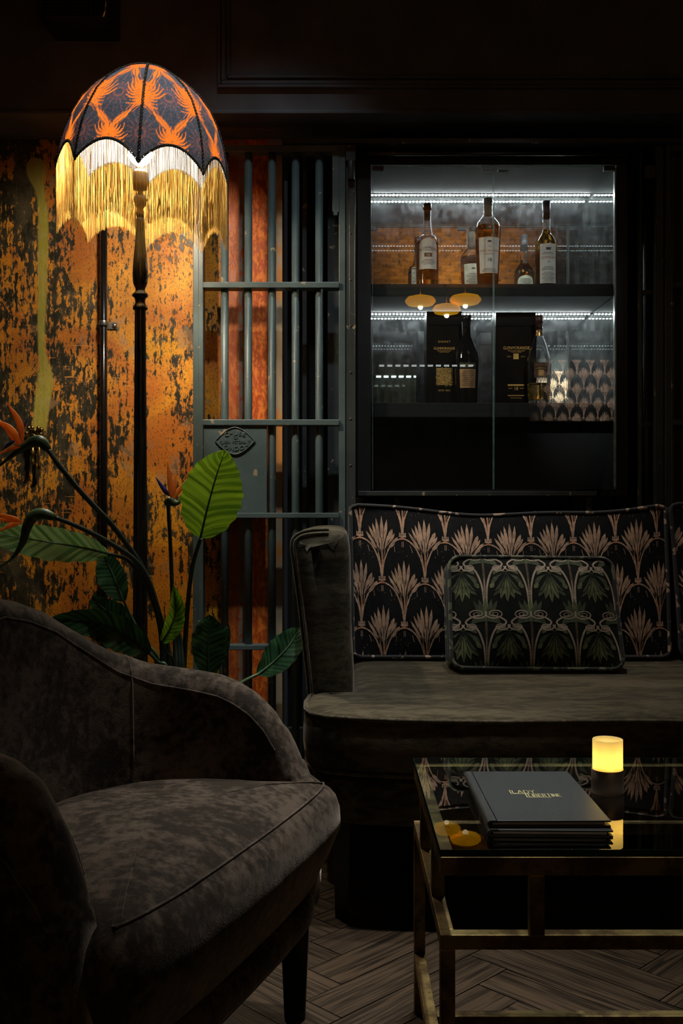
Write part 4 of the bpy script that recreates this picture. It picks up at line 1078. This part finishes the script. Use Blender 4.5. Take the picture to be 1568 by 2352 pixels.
# ------------------------------------------------------------------ floor lamp
LY = 3.0; ls = LY/F
LX = P(325, 0, LY).x
lp = thing('floor_lamp', (LX, LY, 0), 'standard lamp with domed floral shade and long gold fringe', 'floor lamp')
M_wood = wood('ebonised_wood', (.010, .007, .005), (.035, .024, .015), (20, 20, 1.5), .22)
M_wood2 = wood('lacquered_turned_wood', (.016, .012, .008), (.05, .038, .020), (20, 20, 1.5), .16)
px0 = P(322, 0, LY).x
def zz(py): return H-(py-1176)*ls
prof = [(.0005, 500), (7, 500), (10, 503), (10, 508), (10.5, 530), (12, 560), (15, 590), (17, 615), (17.5, 635), (16, 652), (11.5, 662), (11, 668), (13, 672), (18, 676), (18, 681), (13, 685), (11.5, 690), (12, 698), (15, 703), (17, 707), (17, 711), (12, 714), (.0005, 714)]
MB().lathe([(r*ls, zz(y)) for r, y in prof], (px0, LY, 0), 40).build('turned_neck', M_wood2, lp)
# fluted post, wider towards the foot
rowsL = []
for y, r in ((712, 12.4), (1100, 15.0), (1650, 17.5)):
    rr_ = []
    for j in range(96):
        a = 2*PI*j/96; f = 1-.07*(math.cos(12*a) > .55); rr_.append((px0+r*ls*f*math.cos(a), LY+r*ls*f*math.sin(a), zz(y)))
    rowsL.append(rr_)
MB().grid(rowsL, sm=False, closev=True).build('post', M_wood, lp)
zf = zz(1650)
MB().lathe([(.0005, zf+.01), (.026, zf+.01), (.034, zf-.01), (.03, zf-.05), (.05, .09), (.055, .06), (.10, .05), (.145, .034), (.15, .01), (.145, 0), (.0005, 0)], (px0, LY, 0), 48).build('foot', M_wood2, lp)
M_socket = simple('dark_brass_socket', (.16, .10, .04), .35, .8)
MB().lathe([(.0005, zz(500)), (8*ls, zz(500)), (9*ls, zz(490)), (7*ls, zz(480)), (13*ls, zz(470)), (16*ls, zz(458)), (13*ls, zz(450)), (6*ls, zz(446)), (6*ls, zz(438)), (15*ls, zz(436)), (18*ls, zz(420)), (18*ls, zz(400)), (15*ls, zz(392)), (.0005, zz(392))], (px0, LY, 0), 28).build('socket', M_socket, lp)
MB().sphere((px0, LY, zz(352)), .034, 20, sc=(1, 1, 1.1)).build('bulb', emis('bulb_glow', (1, .84, .62), BULB), lp)
# shade frame
SCx = Vector((LX+.003, LY, zz(406)))
RT = Matrix.Rotation(math.radians(5.2), 3, 'Y') @ Matrix.Rotation(math.radians(9), 3, 'X')
RS = 193*ls
tab_h = [0, 16, 48, 85, 122, 160, 192, 214, 230, 240, 243]
tab_r = [193, 191.5, 187, 178, 164, 143, 115, 84, 53, 26, 12]
PH0 = math.radians(-90+9)      # a rib 9 degrees right of the camera side
def rib_r(h): return interp(h, tab_h, tab_r)
def sp(a, h, off=0):
    """a in panel units (ribs at whole numbers), h in px above the valley plane"""
    f = a-math.floor(a); k = math.floor(a); r = rib_r(h)+off
    a0 = PH0+k*PI/4; a1 = a0+PI/4
    ch_ = Vector((lerp(math.cos(a0), math.cos(a1), f), lerp(math.sin(a0), math.sin(a1), f)))
    an = a0+f*PI/4; ci = Vector((math.cos(an), math.sin(an))); q = ch_.lerp(ci, .25)*r
    return SCx+RT @ Vector((q.x*ls, q.y*ls, h*ls))
def hem(a):
    f = a-math.floor(a); return 48*max(0, math.sin(PI*f))**.75
NU, NV = 100, 130
hs_ = []
for j in range(NV+1):
    hs_.append(243*math.sin(PI/2*j/NV)**1.0 if 0 else 243*(j/NV))
# even-ish spacing along the meridian
arc = [0]; hh_ = np.linspace(0, 243, 400); rr2 = [rib_r(x) for x in hh_]
for i in range(1, 400): arc.append(arc[-1]+math.hypot(hh_[i]-hh_[i-1], rr2[i]-rr2[i-1]))
ARC = arc[-1]
def h_of(t, h0): 
    s0 = np.interp(h0, hh_, arc); return float(np.interp(lerp(s0, ARC, t), arc, hh_))
mb = MB(); colv = []
def patt(a, h):
    s_ = float(np.interp(h, hh_, arc)); f = a-math.floor(a); wpan = rib_r(h)*.765
    best = 0
    def cent(ac, sc_): 
        da = a-ac; da -= round(da/1)*1 if 0 else 0
        return da
    # flower centres: ribs at s=.47*ARC, panel middles at .10*ARC and .84*ARC
    orange = 0; pink = 0
    for sc_, offs, R0 in ((.49*ARC, (0, 1), 41), (.135*ARC+14, (.5,), 34), (.86*ARC, (.5,), 28)):
        for oc in offs:
            dx = (f-oc)*wpan; dy = s_-sc_; r = math.hypot(dx, dy)
            if r < R0*1.25:
                th = math.atan2(dy, dx)+.35*math.sin(r*.09)*(1 if dx > 0 else -1); q = (th/(2*PI)+1)*19; kk = int(q) % 19; tri = 1-abs(q-math.floor(q)-.5)*2
                hsh = (math.sin(kk*12.9898+sc_*3.1)*43758.5453) % 1
                lim = R0*(.30+(.55+.55*hsh)*tri**.8)
                if r < lim and r > 2.5 and not (r > R0*.3 and tri < .16): orange = 1
                if R0*.55 < r < R0*1.2 and abs(dx) > 6 and tri > .82 and hsh > .4: orange = 1
    # ogee lattice
    for s0, s1, f0, f1 in ((.49*ARC, .135*ARC+14, 0, .5), (.49*ARC, .86*ARC, 0, .5)):
        for mir in (0, 1):
            ff = f if not mir else 1-f
            t = (s_-s0)/(s1-s0)
            if 0 < t < 1:
                e = t*t*(3-2*t) if s1 < s0 else t**.9
                fc_ = lerp(f0, f1, e); dx = (ff-fc_)*wpan
                wd = 2.6+5.0*abs(math.sin(t*7.5))
                if abs(dx) < wd and not (abs(dx-1.0) < .9): orange = 1
                if 9 < abs(dx) < 10.3: orange = max(orange, .6)
    # fine pink starburst in the panel middle
    for sc_, R0, oc in ((.49*ARC, 62, .5), (.20*ARC, 46, 0), (.20*ARC, 46, 1)):
        dx = (f-oc)*wpan; dy = s_-sc_; r = math.hypot(dx, dy); th = math.atan2(dy, dx)
        if r < R0:
            q = abs(math.sin(th*8)); w_ = 2.1/max(r, 4)
            if r > 9 and q < w_*8*.55 and (r % 19) < 14: pink = .95*(1-r/R0*.4)
            q2 = abs(math.sin(th*8+PI/2));
            if r > 7 and q2 < w_*8*.3 and r < R0*.45: pink = max(pink, .5)
    if noise.noise(Vector((a*70, h*.7, 2))) > .50: pink = max(pink, .22)
    return orange, pink
for p in range(8):
    g = []
    for i in range(NU+1):
        a = p+min(i/NU, .99999); h0 = hem(a) if 0 < i < NU else 0; col_ = []
        for j in range(NV+1):
            h = h_of(j/NV, h0); col_.append(sp(a, h)); o_, k_ = patt(a, h); colv.append((o_, k_, 0, 1))
        g.append(col_)
    mb.grid(g)
M_sh = Mat('floral_shade_cloth'); N, L = M_sh.N, M_sh.L
at = N.new('ShaderNodeAttribute'); at.attribute_name = 'print'; sx = N.new('ShaderNodeSeparateColor'); L.new(at.outputs['Color'], sx.inputs[0])
O_, K_ = E(M_sh.nt, sx.outputs[0]), E(M_sh.nt, sx.outputs[1])
wv = M_sh.noise(scale=900, detail=1); wv2 = M_sh.noise(scale=200, detail=3)
fr = M_sh.mix(K_, M_sh.mix(wv2.step(.35, .7), (.13, .135, .155), (.22, .225, .26)), (.50, .22, .19)); fr = M_sh.mix(O_, fr, (.62, .12, .03))
trc = M_sh.mix(K_, (.012, .012, .018), (.14, .035, .03)); trc = M_sh.mix(O_, trc, (.95, .24, .025))
bf = M_sh.geo.outputs['Backfacing']
fcol = M_sh.mix(E(M_sh.nt, bf), fr, (.12, .132, .15))
df = N.new('ShaderNodeBsdfDiffuse'); L.new(fcol, df.inputs[0]); tr = N.new('ShaderNodeBsdfTranslucent'); L.new(trc, tr.inputs[0])
mx = N.new('ShaderNodeMixShader'); mx.inputs[0].default_value = .055; L.new(df.outputs[0], mx.inputs[1]); L.new(tr.outputs[0], mx.inputs[2]); L.new(mx.outputs[0], M_sh.out.inputs[0])
shade = mb.build('lamp_shade', M_sh.m, lp, fix=False)
me = shade.data; ca = me.attributes.new('print', 'FLOAT_COLOR', 'POINT'); ca.data.foreach_set('color', np.array(colv, dtype=np.float32).ravel())
# make sure normals point outwards
c0 = SCx-Vector(lp.location)+Vector((0, 0, .1)); pf_ = me.polygons[len(me.polygons)//2]
if (pf_.center-c0).dot(pf_.normal) < 0: me.flip_normals()
# braid: ribs and hem
bm_ = Mat('black_gold_braid'); v = bm_.noise(scale=170, detail=1); bm_.base(bm_.mix(v.step(.52, .6), (.014, .012, .010), (.12, .085, .03))); bm_.set(Roughness=.7)
def braid(path, mb, r=.0022):
    n = len(path)
    for ph in (0, PI):
        q = []
        for i, p in enumerate(path):
            nx_ = (p-SCx).normalized(); t = (path[min(i+1, n-1)]-path[max(i-1, 0)]).normalized(); sd2 = t.cross(nx_).normalized()
            q.append(p+nx_*.0015+sd2*math.sin(i*.9+ph)*.0028+nx_*math.cos(i*.9+ph)*.0012)
        mb.tube(q, r, 5)
for p in range(8):
    mb = MB(); braid([sp(p+1e-6, h_of(t, 0)) for t in np.linspace(0, 1, 150)], mb, .0018); mb.build('rib_braid', bm_.m, shade)
mb = MB(); braid([sp(a, hem(a)) for a in np.linspace(0, 7.9999, 1000)], mb, .0022); mb.build('hem_braid', bm_.m, shade)
# fringe
FL = .196
fm = Mat('gold_silk_fringe'); N, L = fm.N, fm.L
v1 = fm.noise(scale=260, detail=1, stretch=(1, 1, .02)); fc1 = fm.mix(v1.step(.35, .62), (.20, .095, .014), (.46, .30, .085))
df = N.new('ShaderNodeBsdfDiffuse'); L.new(fc1, df.inputs[0]); tr = N.new('ShaderNodeBsdfTranslucent'); L.new(fc1, tr.inputs[0]); gs = N.new('ShaderNodeBsdfGlossy'); gs.inputs['Roughness'].default_value = .35; L.new(fc1, gs.inputs[0])
mx = N.new('ShaderNodeMixShader'); mx.inputs[0].default_value = .045; L.new(df.outputs[0], mx.inputs[1]); L.new(tr.outputs[0], mx.inputs[2]); mx2 = N.new('ShaderNodeMixShader'); mx2.inputs[0].default_value = .12; L.new(mx.outputs[0], mx2.inputs[1]); L.new(gs.outputs[0], mx2.inputs[2]); L.new(mx2.outputs[0], fm.out.inputs[0])
mb = MB(); NS = 1900
for i in range(NS):
    a = 8*(i+random.uniform(-.6, .6))/NS % 8; p0 = sp(a, hem(a), -1.0); lay = random.choice((-.0022, 0, .0022))
    out = Vector(((p0-SCx).x, (p0-SCx).y, 0)).normalized(); p0 = p0+out*lay
    Lh = FL*random.gauss(1, .012); sw1 = Vector((random.gauss(0, .0007), random.gauss(0, .0007), 0)); sw2 = Vector((random.gauss(0, .0013), random.gauss(0, .0013), 0))
    r = random.uniform(.00026, .00046); mb.tube([p0, p0+Vector((0, 0, -Lh*.45))+sw1, p0+Vector((0, 0, -Lh))+sw2], [r, r, r*.9], 3, cap=False)
fo_ = mb.build('fringe', fm.m, shade, fix=False); fo_['kind'] = 'stuff'
# top finial
tp = sp(0, 243)*0.5+sp(4, 243)*0.5
MB().lathe([(.0005, -.004), (.016, -.002), (.017, .003), (.0005, .004)], tp, 20, M=RT).build('top_cap', bm_.m, shade)
# spokes carrying the shade
mb = MB()
for k in range(4):
    mb.tube([Vector((px0, LY, zz(392))), Vector((px0, LY, zz(392)))+Vector((.045*math.cos(k*PI/2), .045*math.sin(k*PI/2), .05)), sp(k*2+1e-6, 170, -3)], .0015, 6)
mb.build('shade_carrier', M_socket, lp)
# ------------------------------------------------------------------ bird of paradise plant
PB = Vector((P(398, 0, 2.68).x, 2.66, 0))
plant = thing('bird_of_paradise_plant', (PB.x, PB.y, 0), 'potted bird of paradise plant with orange flowers between armchair and wall', 'plant')
MB().lathe([(.0005, .0), (.085, .0), (.115, .26), (.12, .27), (.108, .27), (.10, .235), (.0005, .235)], (PB.x, PB.y, 0), 40).build('pot', simple('dark_pot', (.02, .02, .02), .4), plant)
MB().lathe([(.0005, .236), (.099, .236)], (PB.x, PB.y, 0), 24).build('soil', simple('soil', (.02, .014, .01), .9), plant)
def leaf_mat(name, lo, hi, vein, trans=.35):
    m = Mat(name); U, V, _ = m.xyz(m.uv); au = (U-.5).abs()*2
    wob_ = m.noise(scale=16, detail=3)
    ph = V*1.0-au*.16+wob_*.05
    fine = ((ph*75).sin()*.5+.5); broad = m.noise(m.vec(U*.6, (ph*14), 1), scale=1.6, detail=3)
    c = m.mix((broad*.75+fine*.25).step(.3, .68), lo, hi)
    v5 = ((ph*5.2).frac()-.5).abs().step(.012, .03)
    c = m.mix((1-v5)*.8, c, tuple(a*.35 for a in lo))
    c = m.mix((1-(au).step(.012, .04)), c, vein)
    m.base(c); m.set(Roughness=.36, Specular_IOR_Level=.4); m.bump(fine*.4+broad, .25, .003)
    tr = m.N.new('ShaderNodeBsdfTranslucent'); m.L.new(c, tr.inputs[0]); mx = m.N.new('ShaderNodeMixShader'); mx.inputs[0].default_value = trans
    m.L.new(m.bsdf.outputs[0], mx.inputs[1]); m.L.new(tr.outputs[0], mx.inputs[2]); m.L.new(mx.outputs[0], m.out.inputs[0]); return m.m
LM_bright = leaf_mat('bright_leaf', (.12, .27, .010), (.32, .58, .03), (.005, .012, .004), .5)
LM_mid = leaf_mat('mid_leaf', (.10, .25, .07), (.36, .58, .22), (.75, .85, .35))
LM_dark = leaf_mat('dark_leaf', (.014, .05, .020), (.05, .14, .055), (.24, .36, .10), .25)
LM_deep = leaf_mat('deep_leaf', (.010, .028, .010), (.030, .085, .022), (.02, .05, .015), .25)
stemm = simple('plant_stem', (.034, .048, .030), .35, nscale=20); stemg = simple('green_stem', (.09, .15, .07), .35, nscale=20)
spm = simple('spathe_green', (.075, .12, .045), .4, 0, .5, 30)
pet = Mat('orange_petal'); q = pet.noise(scale=60, detail=3, stretch=(1, 1, .3)); pet.base(pet.mix(q.step(.35, .65), (.80, .24, .03), (.98, .48, .12))); pet.set(Roughness=.5)
trp = pet.N.new('ShaderNodeBsdfTranslucent'); trp.inputs[0].default_value = (1, .45, .10, 1); mxp = pet.N.new('ShaderNodeMixShader'); mxp.inputs[0].default_value = .45
pet.L.new(pet.bsdf.outputs[0], mxp.inputs[1]); pet.L.new(trp.outputs[0], mxp.inputs[2]); pet.L.new(mxp.outputs[0], pet.out.inputs[0]); pet = pet.m
blue = simple('blue_petal', (.05, .045, .22), .45)
def leaf(pts, Y, wl, wr, mat, fold=.25, n=36, m=16, tipY=None, peak=.4, roll=0, label=None, notch=0, ph=0):
    """pts: midrib as seen from the room (px), base to tip; wl, wr: half widths (px)"""
    Ys = [lerp(Y, tipY if tipY else Y, i/(len(pts)-1)) for i in range(len(pts))]
    c = spline([P(x, y, yy) for (x, y), yy in zip(pts, Ys)], n); mb = MB(); g = []; uv = []
    for i in range(n+1):
        t = i/n; T = (c[min(i+1, n)]-c[max(i-1, 0)]).normalized(); S = T.cross(Vector((0, 1, 0))).normalized(); Nn = S.cross(T).normalized()
        wdt = math.sin(PI*min(1, max(0, t))**(math.log(.5)/math.log(peak)))**.62 if 0 < t < 1 else .02
        row = []
        for j in range(m+1):
            u = -1+2*j/m; s_ = (wl if u < 0 else wr)*Y/F*wdt
            ed = 1+.035*math.sin(t*47+j)*abs(u)**4+.05*noise.noise(Vector((t*9, u*2, ph)))*abs(u)**2
            p = c[i]+S*(u*s_*ed)+Nn*(-fold*abs(u)**1.3*s_ - .0)+Nn*math.sin(t*20+u*2)*.0025*abs(u)+T*(-abs(u)**2*.10*s_)
            if roll: p = p+Nn*(roll*u*s_)
            row.append(p); uv.append(((u+1)/2, t))
        g.append(row)
    mb.grid(g, uvs=uv)
    lf = mb.build('leaf', mat, plant, fix=False)
    MB().tube([q+Vector((0, -.0015, 0)) for q in c[:int(n*.93)]], [lerp(.0032, .0006, i/n) for i in range(int(n*.93))], 6).build('midrib', stemm if mat in (LM_bright, LM_deep) else stemg, lf)
    if label: lf['label'] = label
    return lf, c
def stem(pts, r0=.0085, r1=.004, mat=None, nm='stem'):
    r0 *= .86; r1 *= .86; c = spline(pts, 40); MB().tube(c, [lerp(r0, r1, i/40) for i in range(41)], 10).build(nm, mat or stemm, plant); return c
def base(dx=0, dy=0, z=.24): return Vector((PB.x+dx, PB.y+dy, z))
Yp = 2.62
# upright bright leaf
leaf([(460, 1236), (478, 1160), (497, 1092), (517, 1034)], 2.55, 74, 66, LM_bright, .12, peak=.46, label='large bright green leaf standing upright', n=44)
stem([base(.02, 0), P(424, 1500, 2.66), P(432, 1380, 2.64), P(442, 1300, 2.6), P(460, 1238, 2.55)], .0085, .0055)
# upright flower
def flower(head, Y, spath, petals, blues, label, sr=.0085):
    o = thing('flower', (0, 0, 0), None, None); o.parent = plant; o['label'] = label; o.location = P(*head, Y)-Vector(plant.location)
    c = spline([P(x, y, Y) for x, y in spath], 24)
    n = 24; MB().tube(c, [sr*(.55+.75*math.sin(PI*min(1, (i/n)**.6*1.0)))*(1-.9*(i/n)**3) for i in range(n+1)], 12).build('spathe', spm, o)
    for k, (pp, w) in enumerate(petals+blues):
        mt = pet if k < len(petals) else blue
        cc = spline([P(x, y, Y-.004+.006*((k*7) % 5-2)) for x, y in pp], 16); g = []
        for i, q in enumerate(cc):
            t = i/16; T = (cc[min(i+1, 16)]-cc[max(i-1, 0)]).normalized(); S = T.cross(Vector((0, 1, 0))).normalized(); hw = w*Y/F*max(.03, math.sin(PI*t**.75))
            g.append([q+S*hw*math.cos(a)+Vector((0, 1, 0))*hw*.45*math.sin(a)*(1 if math.sin(a) > 0 else .5) for a in [2*PI*j/10 for j in range(10)]])
        MB().loft(g).build('blue_petal' if mt is blue else 'petal', mt, o)
    return o
flower((390, 1150), 2.6, [(384, 1162), (388, 1150), (400, 1155), (411, 1152), (415, 1135)], [([(393, 1146), (390, 1100), (384, 1056)], 6.5), ([(395, 1146), (402, 1112), (403, 1088)], 5), ([(396, 1147), (414, 1122), (432, 1098)], 6)], [([(390, 1140), (375, 1122), (356, 1094)], 5.5)], 'upright flower beside the bright leaf')
stem([base(0, .01), P(402, 1520, 2.66), P(397, 1400, 2.64), P(392, 1270, 2.62), P(386, 1160, 2.6)], .0075, .0055)
# long stem to the upper left flower
stem([base(-.01, -.01), P(388, 1520, 2.64), P(362, 1400, 2.60), P(330, 1310, 2.56), P(262, 1212, 2.5), P(190, 1135, 2.45), P(135, 1068, 2.42), P(110, 1032, 2.42)], .0095, .0065)
flower((70, 1015), 2.42, [(112, 1034), (95, 1015), (78, 1014), (52, 1028), (20, 1052), (-18, 1085)], [([(52, 1020), (44, 970), (14, 922)], 8), ([(50, 1024), (22, 985), (-20, 962)], 9), ([(50, 1022), (30, 1005), (-12, 950)], 6), ([(48, 1026), (24, 1030), (-8, 1046)], 5)], [([(38, 1006), (52, 985), (66, 957)], 4.5), ([(36, 1012), (18, 1022), (6, 1036)], 4)], 'upper left drooping flower', .011)
# second arching stem
stem([base(-.03, -.01), P(375, 1480, 2.62), P(352, 1370, 2.56), P(318, 1296, 2.5), P(252, 1247, 2.44), P(180, 1210, 2.4), P(125, 1188, 2.38)], .0085, .006)
flower((60, 1200), 2.38, [(128, 1190), (100, 1180), (76, 1186), (62, 1210), (52, 1245), (30, 1280), (-5, 1306)], [([(50, 1197), (20, 1188), (-25, 1176)], 6), ([(50, 1196), (20, 1194), (-25, 1190)], 5), ([(48, 1200), (26, 1206), (-10, 1224)], 6)], [], 'lower left drooping flower', .011)
# horizontal leaf at the left
leaf([(250, 1272), (190, 1258), (110, 1245), (30, 1232), (-70, 1212)], 2.5, 36, 40, LM_mid, .15, peak=.5, tipY=2.40, label='long pale green leaf lying almost level', n=44)
stem([base(-.04, 0), P(372, 1500, 2.62), P(350, 1375, 2.6), P(320, 1320, 2.56), P(290, 1285, 2.53), P(248, 1272, 2.5)], .0075, .005)
# hanging leaf
leaf([(285, 1382), (268, 1340), (252, 1302), (236, 1268)], 2.6, 30, 36, LM_dark, .35, peak=.5, ph=2)
stem([base(-.03, .03), P(372, 1540, 2.66), P(330, 1470, 2.64), P(300, 1415, 2.62), P(284, 1380, 2.6)], .0055, .004, stemg)
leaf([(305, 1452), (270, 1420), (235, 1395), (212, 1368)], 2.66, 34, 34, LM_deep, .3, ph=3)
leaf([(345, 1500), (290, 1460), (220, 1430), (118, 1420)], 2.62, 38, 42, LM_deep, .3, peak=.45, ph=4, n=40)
stem([base(-.02, -.02, .25), P(385, 1550, 2.62), P(362, 1520, 2.62), P(343, 1500, 2.62)], .006, .005, stemg)
# small curled leaf
leaf([(372, 1476), (392, 1440), (404, 1400), (399, 1345)], 2.58, 26, 16, LM_bright, .5, peak=.45, ph=5)
stem([base(.0, -.03), P(400, 1540, 2.60), P(384, 1500, 2.59), P(373, 1476, 2.58)], .005, .003)
leaf([(410, 1450), (412, 1420), (408, 1380), (398, 1342)], 2.585, 9, 9, LM_bright, .4, ph=6)
# right side leaves behind the chair
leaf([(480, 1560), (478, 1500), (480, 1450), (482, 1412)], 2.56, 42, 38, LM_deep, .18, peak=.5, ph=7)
leaf([(508, 1520), (514, 1490), (520, 1460), (524, 1432)], 2.6, 12, 12, LM_dark, .3, ph=8)
leaf([(590, 1550), (628, 1520), (664, 1482), (690, 1440)], 2.68, 34, 40, LM_dark, tipY=2.85, fold=.25, peak=.5, ph=9, label='dark glossy leaf leaning right of the armchair')
stem([base(.06, -.02), P(470, 1600, 2.6), P(530, 1580, 2.58), P(568, 1560, 2.66), P(592, 1549, 2.68)], .006, .0045, stemg)
stem([base(.04, 0), P(470, 1590, 2.6), P(480, 1556, 2.56)], .006, .005); stem([base(.05, .01), P(500, 1580, 2.6), P(508, 1520, 2.6)], .005, .004)
stem([base(-.01, .04), P(380, 1560, 2.68), P(340, 1490, 2.67), P(305, 1452, 2.66)], .005, .004)
for dx, a in ((-.005, 412), (.012, 418), (.0, 405)):
    stem([base(dx, -.01), P(a, 1560, 2.63), P(a-2, 1480, 2.64), P(a-8, 1440+abs(dx)*900, 2.64)], .009, .004)

# ------------------------------------------------------------------ pendants behind the viewpoint (seen in the glass)
pn = thing('pendant_light', (.78, -1.0, CEIL), 'ceiling pendant with three amber glass discs, seen reflected in the cabinet glass', 'pendant light')
MB().lathe([(.0005, CEIL), (.07, CEIL), (.07, CEIL-.02), (.0005, CEIL-.03)], (.79, -1, 0), 24).build('ceiling_rose', M_brass, pn)
for px, py, w_ in ((965, 692, 70), (1025, 711, 64), (1068, 689, 72)):
    D = 8.0; x = (px-784)*D/F; z = H-(py-1176)*D/F; R = w_/2*D/F
    am = Mat('amber_pendant_glass'); fz_ = am.geo
    X, Y_, Z = am.xyz(); rr3 = ((X-x)*(X-x)+(Y_+1)*(Y_+1))._m('SQRT')/R
    am.base((.8, .4, .05)); ec = am.mix((rr3*1.1).clamp(), (1, .56, .03), (.85, .36, .0)); am.set(Emission_Color=ec, Emission_Strength=PEND*.45, Roughness=.1)
    MB().lathe([(.02, .045), (.5*R, .04), (.86*R, .028), (.92*R, .016), (R, .008), (R, -.008), (.92*R, -.018), (.84*R, -.03), (.45*R, -.04), (.0005, -.042)], (x, -1, z), 36).build('glass_disc', am.m, pn)
    MB().sphere((x, -1, z-.048), .02, 10).build('bulb', emis('pendant_bulb', (1, .85, .5), PEND*4), pn)
    MB().tube([(x, -1, z+.04), (x, -1, z+.12), (.79, -1, z+.25), (.79, -1, CEIL-.02)], .004, 8).build('rod', M_brass, pn)
# upholstered fan-cloth wall panel on the rear wall (seen in the cabinet mirror)
MR = Matrix.Translation((2.19, YR+.04, 2.0)) @ Matrix.Rotation(PI, 4, 'Z')
cp2 = Cushion(1.0, .56, .07, .02, .01, MR)
ob = thing('upholstered_wall_panel', (2.19, YR+.04, 2.0), 'padded fan print wall panel behind the viewpoint, seen in the cabinet mirror', 'wall panel')
mb = cp2.mesh('c', None, ob, 20, 10); fan_pattern(mb, cp2, x0=0, y0=.02); mb.build('padding', [M_clothblack, M_peach, M_peach2], ob, fix=False)

# back bar rack on the rear wall, seen in the cabinet glass
br = thing('back_bar_rack', (.75, YR+.15, 2.0), 'lit rack of green glass panels, reflected low at the left of the cabinet', 'rack')
MB().box((.30, YR+.001, 2.225), (1.22, YR+.16, 2.245)).build('rail', M_black, br)
for k in range(12):
    x = .34+k*.073
    MB().box((x, YR+.10, 2.212), (x+.044, YR+.13, 2.2245)).build('led_bar', emis('rack_led', (.9, 1, .96), 5), br)
    MB().box((x+.004, YR+.11, 1.88), (x+.036, YR+.125, 2.19)).build('glass_panel', simple('green_grey_glass', (.20, .28, .25), .2), br)
